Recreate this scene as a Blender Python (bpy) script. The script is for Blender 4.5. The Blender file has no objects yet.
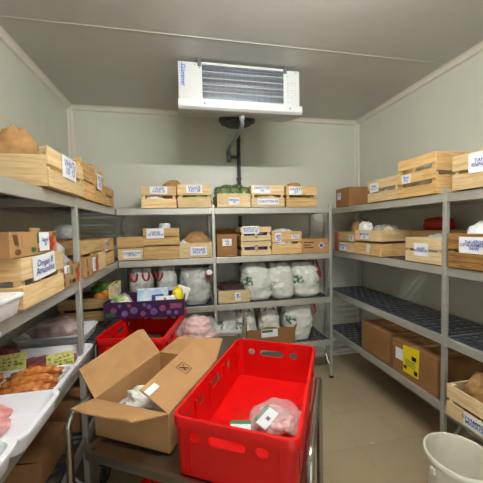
import bpy, bmesh, math, random
from mathutils import Vector, Matrix, noise

S = bpy.context.scene
COL = S.collection

# ------------------------------------------------------------------ camera
cam_d = bpy.data.cameras.new('camera')
cam_d.sensor_width = 36.0
cam_d.lens = 286.0 / 483.0 * 36.0
cam_d.clip_start = 0.02
cam = bpy.data.objects.new('camera', cam_d)
COL.objects.link(cam)
_v1 = Vector((-57.5, 12.5, -286.0)).normalized()
_v2 = Vector((1434.5, 45.5, -286.0))
_v2 = (_v2 - _v1 * _v2.dot(_v1)).normalized()
_v3 = _v2.cross(_v1)
cam.matrix_world = Matrix((( _v2.x, _v2.y, _v2.z, 0.0), (_v1.x, _v1.y, _v1.z, 0.0), (_v3.x, _v3.y, _v3.z, 1.5), (0, 0, 0, 1)))
S.camera = cam

# ------------------------------------------------------------------ world, exposure
W = bpy.data.worlds.new('world')
S.world = W
W.use_nodes = True
W.node_tree.nodes['Background'].inputs[0].default_value = (0.9, 0.95, 1.0, 1)
W.node_tree.nodes['Background'].inputs[1].default_value = 0.2  # fill light, enters only through the added opening in the front wall
S.view_settings.view_transform = 'Standard'
S.view_settings.look = 'None'
S.view_settings.gamma = 1.0
S.view_settings.use_curve_mapping = False
S.view_settings.exposure = 3.0
LAMP = 33.0          # emission of the ceiling tube
S.cycles.max_bounces = 10
S.cycles.diffuse_bounces = 6

# ------------------------------------------------------------------ materials
def srgb(c):
    return tuple(((v / 255.0) / 12.92 if v / 255.0 <= 0.04045 else ((v / 255.0 + 0.055) / 1.055) ** 2.4) for v in c) + (1.0,)

def mat(name, rgb, rough=0.6, metal=0.0, var=0.06, scale=(6, 6, 6), bump=0.0, bscale=60.0, spec=0.5, rgb2=None, sharp=None, emit=0.0, coat=0.0, sub=0.0):
    m = bpy.data.materials.new(name)
    m.use_nodes = True
    n, l = m.node_tree.nodes, m.node_tree.links
    b = n['Principled BSDF']
    b.inputs['Roughness'].default_value = rough
    b.inputs['Metallic'].default_value = metal
    b.inputs['Specular IOR Level'].default_value = spec
    b.inputs['Coat Weight'].default_value = coat
    if sub:
        b.inputs['Subsurface Weight'].default_value = sub
        b.inputs['Subsurface Scale'].default_value = 0.02
    tc = n.new('ShaderNodeTexCoord')
    mp = n.new('ShaderNodeMapping')
    mp.inputs['Scale'].default_value = scale
    l.new(tc.outputs['Object'], mp.inputs['Vector'])
    nz = n.new('ShaderNodeTexNoise')
    nz.inputs['Scale'].default_value = 1.0
    nz.inputs['Detail'].default_value = 4.0
    l.new(mp.outputs[0], nz.inputs['Vector'])
    cr = n.new('ShaderNodeValToRGB')
    c = srgb(rgb)
    if rgb2 is None:
        a = tuple(max(0, v * (1 - var * 2)) for v in c[:3]) + (1,)
        d = tuple(min(1, v * (1 + var * 2)) for v in c[:3]) + (1,)
    else:
        a, d = c, srgb(rgb2)
    lo, hi = (0.3, 0.7) if sharp is None else sharp
    cr.color_ramp.elements[0].position = lo
    cr.color_ramp.elements[1].position = hi
    cr.color_ramp.elements[0].color = a
    cr.color_ramp.elements[1].color = d
    l.new(nz.outputs['Fac'], cr.inputs[0])
    l.new(cr.outputs[0], b.inputs['Base Color'])
    if bump:
        n2 = n.new('ShaderNodeTexNoise')
        n2.inputs['Scale'].default_value = bscale
        n2.inputs['Detail'].default_value = 3.0
        l.new(tc.outputs['Object'], n2.inputs['Vector'])
        bp = n.new('ShaderNodeBump')
        bp.inputs['Strength'].default_value = bump
        bp.inputs['Distance'].default_value = 0.01
        l.new(n2.outputs['Fac'], bp.inputs['Height'])
        l.new(bp.outputs[0], b.inputs['Normal'])
    if emit:
        b.inputs['Emission Color'].default_value = c
        b.inputs['Emission Strength'].default_value = emit
    return m

def film(name, tint=(1, 1, 1), clear=0.7, rough=0.12, bump=0.6, bscale=35):
    m = bpy.data.materials.new(name)
    m.use_nodes = True
    n, l = m.node_tree.nodes, m.node_tree.links
    n.remove(n['Principled BSDF'])
    t = n.new('ShaderNodeBsdfTransparent')
    t.inputs[0].default_value = tint + (1,)
    b = n.new('ShaderNodeBsdfPrincipled')
    b.inputs['Base Color'].default_value = (0.85, 0.86, 0.87, 1)
    b.inputs['Roughness'].default_value = rough
    nz = n.new('ShaderNodeTexNoise')
    nz.inputs['Scale'].default_value = bscale
    tc = n.new('ShaderNodeTexCoord')
    l.new(tc.outputs['Object'], nz.inputs['Vector'])
    bp = n.new('ShaderNodeBump')
    bp.inputs['Strength'].default_value = bump
    bp.inputs['Distance'].default_value = 0.02
    l.new(nz.outputs['Fac'], bp.inputs['Height'])
    l.new(bp.outputs[0], b.inputs['Normal'])
    mx = n.new('ShaderNodeMixShader')
    mx.inputs[0].default_value = 1 - clear
    l.new(t.outputs[0], mx.inputs[1])
    l.new(b.outputs[0], mx.inputs[2])
    l.new(mx.outputs[0], n['Material Output'].inputs[0])
    return m

def wood(name, c1, c2, axis='x', rough=0.65, knots=True):
    m = bpy.data.materials.new(name)
    m.use_nodes = True
    n, l = m.node_tree.nodes, m.node_tree.links
    b = n['Principled BSDF']
    b.inputs['Roughness'].default_value = rough
    b.inputs['Specular IOR Level'].default_value = 0.25
    tc = n.new('ShaderNodeTexCoord')
    oi = n.new('ShaderNodeObjectInfo')
    ad = n.new('ShaderNodeVectorMath')
    ad.operation = 'ADD'
    cm = n.new('ShaderNodeVectorMath')
    cm.operation = 'SCALE'
    cm.inputs[3].default_value = 7.0
    l.new(oi.outputs['Location'], cm.inputs[0])
    l.new(tc.outputs['Object'], ad.inputs[0])
    l.new(cm.outputs[0], ad.inputs[1])
    mp = n.new('ShaderNodeMapping')
    mp.inputs['Scale'].default_value = (5, 60, 60) if axis == 'x' else (60, 5, 60)
    l.new(ad.outputs[0], mp.inputs['Vector'])
    nz = n.new('ShaderNodeTexNoise')
    nz.inputs['Scale'].default_value = 1.0
    nz.inputs['Detail'].default_value = 5.0
    nz.inputs['Distortion'].default_value = 1.2
    l.new(mp.outputs[0], nz.inputs['Vector'])
    cr = n.new('ShaderNodeValToRGB')
    cr.color_ramp.elements[0].position = 0.32
    cr.color_ramp.elements[1].position = 0.62
    cr.color_ramp.elements[0].color = srgb(c2)
    cr.color_ramp.elements[1].color = srgb(c1)
    l.new(nz.outputs['Fac'], cr.inputs[0])
    out = cr.outputs[0]
    # colour of each board drifts a little
    hs = n.new('ShaderNodeHueSaturation')
    mr = n.new('ShaderNodeMapRange')
    mr.inputs['To Min'].default_value = 0.82
    mr.inputs['To Max'].default_value = 1.1
    l.new(oi.outputs['Random'], mr.inputs[0])
    l.new(mr.outputs[0], hs.inputs['Value'])
    l.new(out, hs.inputs['Color'])
    l.new(hs.outputs[0], b.inputs['Base Color'])
    return m

M = {}
M['wall'] = mat('panel_grey', (204, 204, 190), 0.42, var=0.012, scale=(1.5, 1.5, 1.5))
M['ceiling'] = mat('ceiling_panel_grey', (190, 189, 183), 0.3, var=0.012, scale=(1.5, 1.5, 1.5))
M['cove'] = mat('cove_white', (212, 206, 192), 0.5, var=0.02)
M['seam'] = mat('seam_light', (205, 204, 190), 0.5, var=0.02)
M['alu'] = mat('anodised_aluminium', (192, 191, 182), 0.38, 0.5, var=0.03, scale=(3, 3, 40))
M['mat'] = mat('dark_blue_grey_plastic', (50, 58, 72), 0.3, spec=0.95, var=0.08, scale=(8, 8, 8))
M['foot'] = mat('black_rubber', (28, 28, 28), 0.7)
M['steel'] = mat('brushed_stainless', (150, 142, 130), 0.28, 0.9, var=0.06, scale=(4, 4, 60))
M['tube'] = mat('polished_stainless_tube', (170, 165, 155), 0.2, 0.95, var=0.03)
M['card'] = mat('cardboard', (178, 136, 92), 0.8, var=0.035, scale=(12, 12, 12), spec=0.15)
M['card_d'] = mat('cardboard_brown', (150, 108, 68), 0.8, var=0.04, scale=(12, 12, 12), spec=0.15)
M['card_in'] = mat('cardboard_inner', (168, 128, 88), 0.85, var=0.03, spec=0.1)
M['tape'] = mat('clear_brown_tape', (188, 150, 106), 0.25, var=0.02)
M['paper'] = mat('white_paper', (232, 234, 236), 0.7, var=0.015, spec=0.2)
M['ink'] = mat('blue_marker', (84, 94, 170), 0.6, var=0.05, spec=0.1)
M['black'] = mat('black_print', (24, 24, 26), 0.6, var=0.05, spec=0.1)
M['white'] = mat('white_enamel', (182, 183, 182), 0.35, var=0.01)
M['foam'] = mat('white_foam', (236, 236, 240), 0.55, var=0.01, bump=0.05, bscale=200)
M['red'] = mat('red_plastic', (212, 4, 4), 0.4, var=0.02, scale=(4, 4, 4), sub=0.0)
M['grey_pipe'] = mat('grey_pipe', (122, 126, 132), 0.4)
M['dark_pipe'] = mat('dark_grey_pipe', (78, 80, 84), 0.45)
M['fan'] = mat('fan_black', (26, 28, 30), 0.5)
M['coil'] = mat('coil_aluminium', (150, 156, 164), 0.35, 0.6, var=0.1, scale=(200, 4, 4))
M['coil_dark'] = mat('painted_gap_shade', (36, 38, 42), 0.7)  # dark colour that paints in shade inside gaps and holes
M['logo'] = mat('blue_logo', (44, 86, 176), 0.5, var=0.02)
M['kraft'] = mat('kraft_paper', (176, 134, 88), 0.8, var=0.08, scale=(20, 20, 20), bump=0.5, bscale=25, spec=0.15)
M['sack'] = mat('white_sack_plastic', (216, 216, 208), 0.42, var=0.03, bump=1.0, bscale=14)
M['sack_print'] = mat('green_print_on_sack', (70, 118, 84), 0.45, rgb2=(206, 208, 200), scale=(30, 30, 30), sharp=(0.46, 0.54), bump=0.6, bscale=22)
M['sack_grey'] = mat('pale_grey_carrier_plastic', (184, 186, 180), 0.4, var=0.04, bump=0.8, bscale=22)
M['strap'] = mat('red_strap', (176, 28, 26), 0.5)
M['tissue'] = mat('crumpled_white_film', (232, 230, 222), 0.35, var=0.02, bump=0.9, bscale=45)
M['film'] = film('clear_film', clear=0.72)
M['film2'] = film('cloudy_film', clear=0.5, bump=0.9)
M['pink'] = mat('pink_meat', (186, 104, 98), 0.3, rgb2=(232, 178, 164), scale=(26, 26, 26), bump=0.4, bscale=40)
M['rose'] = mat('rose_meat', (198, 92, 98), 0.3, rgb2=(232, 176, 170), scale=(16, 30, 16), bump=0.4, bscale=40)
M['redmeat'] = mat('dark_red_meat', (128, 52, 60), 0.35, rgb2=(166, 96, 100), scale=(22, 22, 22), bump=0.4, bscale=50)
M['paste'] = mat('brown_pink_meat', (158, 104, 96), 0.35, rgb2=(202, 156, 140), scale=(22, 22, 22), bump=0.4, bscale=50)
M['marinade'] = mat('orange_marinated_meat', (160, 72, 22), 0.25, rgb2=(226, 148, 74), scale=(40, 40, 40), bump=0.6, bscale=60)
M['tag'] = mat('yellow_green_tag', (104, 150, 56), 0.5, rgb2=(226, 220, 128), scale=(55, 55, 55), sharp=(0.34, 0.5))
M['yellow'] = mat('yellow_sheet', (238, 218, 20), 0.5, var=0.02)
M['veg'] = mat('green_vegetable', (78, 112, 56), 0.6, rgb2=(164, 178, 128), scale=(70, 70, 70), bump=0.9, bscale=70)
M['leaf'] = mat('leaf_green', (62, 110, 40), 0.5, rgb2=(122, 160, 66), scale=(30, 30, 30))
M['lettuce'] = mat('lettuce_green', (120, 160, 60), 0.5, rgb2=(170, 196, 100), scale=(30, 30, 30))
M['orange'] = mat('orange_fruit', (228, 140, 28), 0.45, var=0.04, bump=0.2, bscale=150)
M['tomato'] = mat('tomato_print', (190, 44, 30), 0.5, var=0.06)
M['plum'] = mat('plum_print_box', (58, 24, 62), 0.4, rgb2=(66, 30, 72), scale=(8, 8, 8))
M['plum_dot'] = mat('plum_dot_print', (92, 66, 128), 0.4, rgb2=(136, 108, 166), scale=(40, 40, 40))
M['plum_red'] = mat('magenta_dot_print', (128, 52, 92), 0.4, rgb2=(160, 90, 130), scale=(40, 40, 40))
M['print_green'] = mat('green_print', (44, 110, 56), 0.5)
M['print_brown'] = mat('brown_print', (108, 74, 44), 0.6)
M['cheese'] = mat('pale_wrap_food', (206, 190, 140), 0.4, rgb2=(226, 214, 180), scale=(20, 20, 20))
M['cyan'] = mat('pale_blue_pack', (150, 186, 214), 0.4, rgb2=(220, 230, 236), scale=(30, 30, 30))
M['blue'] = mat('blue_pack', (44, 60, 140), 0.4)
M['packorange'] = mat('orange_pack', (200, 96, 48), 0.4)
M['bucket'] = mat('off_white_bucket', (226, 222, 206), 0.38, var=0.015)
M['dirt'] = mat('dark_produce', (38, 28, 26), 0.7, rgb2=(76, 54, 44), scale=(40, 40, 40))
M['purple'] = mat('purple_produce', (72, 48, 92), 0.5, rgb2=(120, 92, 140), scale=(30, 30, 30))
M['potato'] = mat('pale_produce', (196, 164, 120), 0.6, rgb2=(214, 190, 150), scale=(30, 30, 30))
WOODS = {
    'pine': ((228, 200, 152), (204, 168, 116)),
    'pale': ((228, 204, 160), (206, 176, 126)),
    'gold': ((222, 186, 128), (192, 150, 92)),
    'honey': ((222, 182, 122), (186, 136, 80)),
    'weathered': ((172, 130, 72), (112, 78, 38)),
}
for k, (a, b) in WOODS.items():
    M['wx_' + k] = wood('wood_' + k, a, b, 'x')
    M['wy_' + k] = wood('wood_end_' + k, a, b, 'y')

def floor_material():
    m = bpy.data.materials.new('beige_floor_tile')
    m.use_nodes = True
    n, l = m.node_tree.nodes, m.node_tree.links
    b = n['Principled BSDF']
    b.inputs['Roughness'].default_value = 0.42
    tc = n.new('ShaderNodeTexCoord')
    mp = n.new('ShaderNodeMapping')
    mp.inputs['Location'].default_value = (-1.12 + 0.32 * 10, -1.68 + 0.34 * 10, 0)
    l.new(tc.outputs['Object'], mp.inputs['Vector'])
    br = n.new('ShaderNodeTexBrick')
    br.offset = 0.0
    br.inputs['Color1'].default_value = srgb((184, 165, 132))
    br.inputs['Color2'].default_value = srgb((178, 160, 128))
    br.inputs['Mortar'].default_value = srgb((162, 146, 118))
    br.inputs['Scale'].default_value = 1.0
    br.inputs['Mortar Size'].default_value = 0.0022
    br.inputs['Mortar Smooth'].default_value = 0.3
    br.inputs['Brick Width'].default_value = 0.32
    br.inputs['Row Height'].default_value = 0.34
    l.new(mp.outputs[0], br.inputs['Vector'])
    nz = n.new('ShaderNodeTexNoise')
    nz.inputs['Scale'].default_value = 3.0
    nz.inputs['Detail'].default_value = 6.0
    l.new(tc.outputs['Object'], nz.inputs['Vector'])
    mx = n.new('ShaderNodeMixRGB')
    mx.blend_type = 'MULTIPLY'
    mx.inputs[0].default_value = 0.2
    l.new(br.outputs['Color'], mx.inputs[1])
    l.new(nz.outputs['Color'], mx.inputs[2])
    l.new(mx.outputs[0], b.inputs['Base Color'])
    return m
M['floor'] = floor_material()

# ------------------------------------------------------------------ mesh helpers
class MB:
    def __init__(self):
        self.v, self.f = [], []
    def add(self, vs, fs, mtx=None):
        o = len(self.v)
        self.v += [tuple(mtx @ Vector(p)) if mtx else tuple(p) for p in vs]
        self.f += [tuple(i + o for i in f) for f in fs]
        return self
    def box(self, x0, x1, y0, y1, z0, z1, mtx=None):
        vs = [(x, y, z) for z in (z0, z1) for y in (y0, y1) for x in (x0, x1)]
        return self.add(vs, [(0, 2, 3, 1), (4, 5, 7, 6), (0, 1, 5, 4), (2, 6, 7, 3), (0, 4, 6, 2), (1, 3, 7, 5)], mtx)
    def loft(self, loops, cap0=True, cap1=True, closed=False, mtx=None):
        n = len(loops[0])
        vs = [p for lp in loops for p in lp]
        fs = []
        k = len(loops)
        for a in range(k if closed else k - 1):
            b = (a + 1) % k
            for i in range(n):
                j = (i + 1) % n
                fs.append((a * n + i, a * n + j, b * n + j, b * n + i))
        if not closed:
            if cap0: fs.append(tuple(reversed(range(n))))
            if cap1: fs.append(tuple((k - 1) * n + i for i in range(n)))
        return self.add(vs, fs, mtx)
    def tube(self, pts, r, n=12, caps=True):
        pts = [Vector(p) for p in pts]
        loops = []
        up = None
        for i, p in enumerate(pts):
            d = (pts[min(i + 1, len(pts) - 1)] - pts[max(i - 1, 0)]).normalized()
            if up is None:
                up = Vector((0, 0, 1)) if abs(d.z) < 0.9 else Vector((1, 0, 0))
            s = d.cross(up).normalized()
            up = s.cross(d).normalized()
            loops.append([tuple(p + (s * math.cos(t) + up * math.sin(t)) * r) for t in [2 * math.pi * q / n for q in range(n)]])
        return self.loft(loops, caps, caps)
    def build(self, name, m, parent=None, smooth=False, bevel=0.0, seg=2):
        me = bpy.data.meshes.new(name)
        me.from_pydata(self.v, [], self.f)
        me.materials.append(M[m] if isinstance(m, str) else m)
        bm = bmesh.new()
        bm.from_mesh(me)
        bmesh.ops.recalc_face_normals(bm, faces=bm.faces)
        bm.to_mesh(me)
        bm.free()
        if smooth:
            for p in me.polygons: p.use_smooth = True
        o = bpy.data.objects.new(name, me)
        COL.objects.link(o)
        if parent: o.parent = parent
        if bevel:
            b = o.modifiers.new('bevel', 'BEVEL')
            b.width = bevel
            b.segments = seg
            b.limit_method = 'ANGLE'
        return o

def smooth_angle(o, deg=35):
    me = o.data
    bm = bmesh.new(); bm.from_mesh(me)
    for f in bm.faces: f.smooth = True
    for e in bm.edges:
        if len(e.link_faces) == 2 and e.calc_face_angle(0) > math.radians(deg): e.smooth = False
    bm.to_mesh(me); bm.free()
    return o

def tag(o, label, cat, group=None, kind=None):
    o['label'] = label
    o['category'] = cat
    if group: o['group'] = group
    if kind: o['kind'] = kind
    return o

def thing(name, label, cat, loc=(0, 0, 0), rot=0.0, group=None):
    o = bpy.data.objects.new(name, None)
    o.empty_display_size = 0.05
    COL.objects.link(o)
    o.location = loc
    o.rotation_euler = (0, 0, math.radians(rot))
    return tag(o, label, cat, group)

def struct(mb, name, m, label=None, **k):
    o = mb.build(name, m, **k)
    o['kind'] = 'structure'
    return o

def rr(w, d, r, z, n=6, cx=0.0, cy=0.0):
    """rounded rectangle loop, w x d, centred"""
    pts = []
    r = min(r, w / 2 - 1e-4, d / 2 - 1e-4)
    for sx, sy, a0 in ((1, 1, 0), (-1, 1, 90), (-1, -1, 180), (1, -1, 270)):
        for q in range(n + 1):
            a = math.radians(a0 + 90.0 * q / n)
            pts.append((cx + sx * (w / 2 - r) + r * math.cos(a), cy + sy * (d / 2 - r) + r * math.sin(a), z))
    return pts

def text_obj(body, size, m, parent, mtx, name='handwriting', jitter=0.0, seed=0, bold=0.0, align='CENTER'):
    cu = bpy.data.curves.new(name, 'FONT')
    cu.body = body
    cu.size = size
    cu.align_x = align
    cu.align_y = 'CENTER'
    cu.offset = bold
    cu.space_line = 0.8
    cu.resolution_u = 2
    cu.shear = 0.15 if jitter else 0.0
    o = bpy.data.objects.new(name, cu)
    COL.objects.link(o)
    bpy.context.view_layer.update()
    me = bpy.data.meshes.new_from_object(o.evaluated_get(bpy.context.evaluated_depsgraph_get()))
    bpy.data.objects.remove(o)
    me.name = name
    me.materials.clear()
    me.materials.append(M[m])
    if jitter:
        for v in me.vertices:
            q = noise.noise_vector(Vector((v.co.x / size * 0.9, v.co.y / size * 0.9, seed * 3.1)))
            v.co.x += q.x * jitter * size
            v.co.y += q.y * jitter * size
    t = bpy.data.objects.new(name, me)
    COL.objects.link(t)
    t.parent = parent
    t.matrix_local = mtx
    return t

FRONT = Matrix(((1, 0, 0, 0), (0, 0, -1, 0), (0, 1, 0, 0), (0, 0, 0, 1)))     # text plane x,y -> x,z facing -y

def note(parent, x, z, w, h, txt, y=-0.002, rot=0.0, seed=0, ink='ink', tilt=0.0):
    """a paper sheet fixed to a front face (facing local -y) with its handwriting"""
    T = Matrix.Translation((x, y, z)) @ Matrix.Rotation(math.radians(rot), 4, 'Y') @ Matrix.Rotation(math.radians(tilt), 4, 'X')
    mb = MB()
    n = 6
    vs, fs = [], []
    for sgn, yy in ((0, -0.0008), (1, 0.0)):
        for i in range(n + 1):
            for k in (0, 1):
                u = i / n
                vs.append((-w / 2 + w * u, yy - 0.002 * math.sin(math.pi * u + seed), -h / 2 + h * k))
    for i in range(n):
        a = i * 2
        fs.append((a, a + 2, a + 3, a + 1))
        b = a + 2 * (n + 1)
        fs.append((b, b + 1, b + 3, b + 2))
    mb.add(vs, fs)
    p = mb.build('paper_label', 'paper', parent, smooth=True)
    p.matrix_local = T
    if txt:
        lines = txt.split('\n')
        longest = max(len(t) for t in lines)
        size = min(h / len(lines) * 0.95, w / (0.62 * longest))
        text_obj(txt, size, ink, p, Matrix.Translation((0, -0.0042, 0)) @ FRONT, jitter=0.12, seed=seed, bold=0.0004)
    return p

def decal(parent, pts, m, name='printed_mark', y=-0.0015, thick=0.0006):
    mb = MB()
    mb.loft([[(p[0], y, p[1]) for p in pts], [(p[0], y + thick, p[1]) for p in pts]])
    return mb.build(name, m, parent)

def ring_pts(x, z, rx, rz, n=14, a0=0.0):
    return [(x + rx * math.cos(a0 + 2 * math.pi * i / n), z + rz * math.sin(a0 + 2 * math.pi * i / n)) for i in range(n)]

# ------------------------------------------------------------------ room shell
XL, XR, YB, YF, ZC = -1.04, 2.0, 3.03, -0.9, 2.69
T = 0.08
struct(MB().box(XL - T, XR + T, YF - T, YB + T, -T, 0), 'floor', 'floor')
struct(MB().box(XL - T, XR + T, YF - T, YB + T, ZC, ZC + T), 'ceiling', 'ceiling')
struct(MB().box(XL - T, XR + T, YB, YB + T, 0, ZC), 'wall_back', 'wall')
DX0, DX1, DZ = -0.25, 0.95, 2.1  # unseen opening added behind the camera to let in fill light
struct(MB().box(XL - T, DX0, YF - T, YF, 0, ZC).box(DX1, XR + T, YF - T, YF, 0, ZC).box(DX0, DX1, YF - T, YF, DZ, ZC), 'wall_front', 'wall')
fr = struct(MB().box(DX0 - 0.06, DX0, YF, YF + 0.02, 0, DZ + 0.06).box(DX1, DX1 + 0.06, YF, YF + 0.02, 0, DZ + 0.06).box(DX0, DX1, YF, YF + 0.02, DZ, DZ + 0.06), 'fill_opening_frame_1', 'alu')  # frame around the added fill opening
pl = bpy.data.lights.new('fill_opening_portal', 'AREA')  # steers world fill light through the added opening
pl.shape = 'RECTANGLE'
pl.size, pl.size_y = DX1 - DX0, DZ
pl.cycles.is_portal = True
po = bpy.data.objects.new('fill_opening_portal', pl)
COL.objects.link(po)
po.location = ((DX0 + DX1) / 2, YF - 0.04, DZ / 2)
po.rotation_euler = (math.radians(90), 0, 0)
struct(MB().box(XL - T, XL, YF, YB, 0, ZC), 'wall_left', 'wall')
struct(MB().box(XR, XR + T, YF, YB, 0, ZC), 'wall_right', 'wall')

def cove(name, p0, p1, a, b, w=0.045):
    """quarter-round white corner profile from p0 to p1; a, b point away from the corner"""
    p0, p1, a, b = Vector(p0), Vector(p1), Vector(a), Vector(b)
    prof = [(0, 0), (w, 0)]
    for k in range(1, 6):
        t = math.radians(90 * k / 6)
        prof.append((w * (1 - math.sin(t) * 0.62) , w * (1 - math.cos(t)) * 0.62 + 0.38 * w * k / 6))
    prof.append((0, w))
    loops = [[tuple(p + a * x + b * y) for x, y in prof] for p in (p0, p1)]
    return struct(MB().loft(loops), name, 'cove')
cove('trim_1', (XL, YB, ZC), (XR, YB, ZC), (0, -1, 0), (0, 0, -1))
cove('trim_2', (XL, YF, ZC), (XL, YB, ZC), (1, 0, 0), (0, 0, -1))
cove('trim_3', (XR, YF, ZC), (XR, YB, ZC), (-1, 0, 0), (0, 0, -1))
cove('trim_4', (XL, YB, 0), (XL, YB, ZC), (1, 0, 0), (0, -1, 0), 0.04)
cove('trim_5', (XR, YB, 0), (XR, YB, ZC), (-1, 0, 0), (0, -1, 0), 0.04)
cove('trim_6', (XL, YB, 0), (XR, YB, 0), (0, -1, 0), (0, 0, 1), 0.05)
cove('trim_7', (XR, YF, 0), (XR, YB, 0), (-1, 0, 0), (0, 0, 1), 0.05)
struct(MB().box(XL, XR, 1.849, 1.855, ZC - 0.0015, ZC), 'trim_8', 'seam')
for i, x in enumerate((-0.38, 0.73, 1.845)):
    struct(MB().box(x - 0.002, x + 0.002, YB - 0.0015, YB, 0, ZC), 'trim_%d' % (9 + i), 'seam')
for i, y in enumerate((2.545, 1.4, 0.25)):
    struct(MB().box(XL, XL + 0.0015, y - 0.002, y + 0.002, 0, ZC), 'trim_%d' % (12 + i), 'seam')
for i, y in enumerate((2.61, 1.45, 0.3)):
    struct(MB().box(XR - 0.0015, XR, y - 0.002, y + 0.002, 0, ZC), 'trim_%d' % (15 + i), 'seam')

# ceiling lamp (linear tube, over the near side of the room)
lamp = thing('ceiling_lamp', 'long white tube lamp fixed to the ceiling in front of the cooling unit', 'lamp', (0.49, 0.76, 0))
MB().box(-0.56, 0.56, -0.06, 0.06, 2.628, ZC - 0.0005).build('housing', 'white', lamp, bevel=0.006)
M['glow'] = mat('lamp_glow', (248, 250, 246), 0.5, emit=LAMP)
MB().tube([(-0.52, 0, 2.59), (0.52, 0, 2.59)], 0.016, 12).build('tube', 'glow', lamp, smooth=True)
for s in (-1, 1):
    MB().box(s * 0.535 - 0.012, s * 0.535 + 0.012, -0.02, 0.02, 2.57, 2.626).build('tube_holder', 'white', lamp, bevel=0.003)

# ------------------------------------------------------------------ shelving
LEVELS = (0.385, 0.81, 1.24, 1.68)
_mats = {}
def grate_mesh(L, D):
    """perforated shelf mat, L along x, D along y, staggered oval holes cut right through"""
    key = (round(L, 3), round(D, 3))
    if key in _mats: return _mats[key]
    mb = MB()
    px, th = 0.062, 0.007
    nx = max(1, int(round(L / px))); px = L / nx
    ny = max(1, int(round(D / 0.058))); py = D / ny
    n = 16
    def cell(x0, x1, y0, y1):
        cx, cy = (x0 + x1) / 2, (y0 + y1) / 2
        w, h = (x1 - x0) / 2, (y1 - y0) / 2
        o_t, i_t, o_b, i_b = [], [], [], []
        for k in range(n):
            a = 2 * math.pi * k / n
            c, s = math.cos(a), math.sin(a)
            q = 1 / max(abs(c), abs(s))
            ox, oy = cx + c * q * w, cy + s * q * h
            ix, iy = cx + c * w * 0.82, cy + s * h * 0.72
            o_t.append((ox, oy, 0)); i_t.append((ix, iy, 0)); i_b.append((ix, iy, -th)); o_b.append((ox, oy, -th))
        mb.loft([o_t, i_t, i_b, o_b], False, False)
    for j in range(ny):
        y0, y1 = j * py, (j + 1) * py
        if j % 2:
            for (a, b) in ((0, px / 2), (L - px / 2, L)): mb.box(a, b, y0, y1, -th, 0)
            for i in range(nx - 1): cell(px / 2 + i * px, px / 2 + (i + 1) * px, y0, y1)
        else:
            for i in range(nx): cell(i * px, (i + 1) * px, y0, y1)
    me = mb.build('shelf_mat', 'mat')
    d = me.data
    bpy.data.objects.remove(me)
    _mats[key] = d
    return d

def shelving(label, loc, rot, posts, x0, x1, D=0.45, brace=None, first=None):
    """run along local x, front face at y=0, depth D to +y; posts = local x of the post pairs"""
    t = thing('shelving_unit', label, 'shelves', loc, rot, None)
    P = 0.027
    for px in posts:
        for yy in (0.0, D - P):
            o = MB().box(px - P / 2, px + P / 2, yy, yy + P, 0.02, 1.708).build('post', 'alu', t, bevel=0.003)
            MB().box(px - P / 2 - 0.002, px + P / 2 + 0.002, yy - 0.002, yy + P + 0.002, 0.0, 0.022).build('foot', 'foot', o)
        for z in LEVELS:
            MB().box(px - 0.009, px + 0.009, P, D - P, z - 0.05, z - 0.008).build('end_rail', 'alu', t)
        MB().tube([(px, P, 0.09), (px, D * 0.52, 0.325)], 0.008, 8).build('brace', 'alu', t)
        MB().tube([(px, D - P, 0.09), (px, D * 0.55, 0.325)], 0.008, 8).build('brace', 'alu', t)
    spans = sorted([x0] + [p for p in posts] + [x1])
    spans = [(a, b) for a, b in zip(spans[:-1], spans[1:]) if b - a > 0.05]
    for a, b in spans:
        ga = P / 2 if a in posts else 0.0
        gb = P / 2 if b in posts else 0.0
        for z in LEVELS:
            for y0 in (0.003, D - 0.024):
                mb = MB().box(a + ga, b - gb, y0, y0 + 0.021, z - 0.055, z - 0.001)
                mb.build('shelf_beam', 'alu', t, bevel=0.003)
            # rows of holes always run across the room, whichever way the shelf runs
            o = bpy.data.objects.new('shelf_mat', grate_mesh(D - 0.05, b - a - 0.03) if abs(rot) == 90 else grate_mesh(b - a - 0.03, D - 0.05))
            COL.objects.link(o)
            o.parent = t
            if abs(rot) == 90:
                o.rotation_euler = (0, 0, math.pi / 2)
                o.location = (b - 0.015, 0.025, z - 0.001)
            else:
                o.location = (a + 0.015, 0.025, z - 0.001)
    return t
shelving('aluminium shelving unit with four tiers along the back wall', (0, 2.53, 0), 0, (0.257, 1.385), -0.545, 1.385)
# left run: local +y -> world -x ; local x -> world y
shelving('aluminium shelving unit along the left wall behind the foam trays', (-0.55, 0, 0), 90, (0.35, 1.66, 2.93), 0.35, 2.97)
# right run: local +y -> world +x ; local x -> world -y
shelving('aluminium shelving unit along the right wall above the white bucket', (1.53, 0, 0), -90, (-2.93, -1.445, -0.2), -2.97, -0.2)

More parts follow.
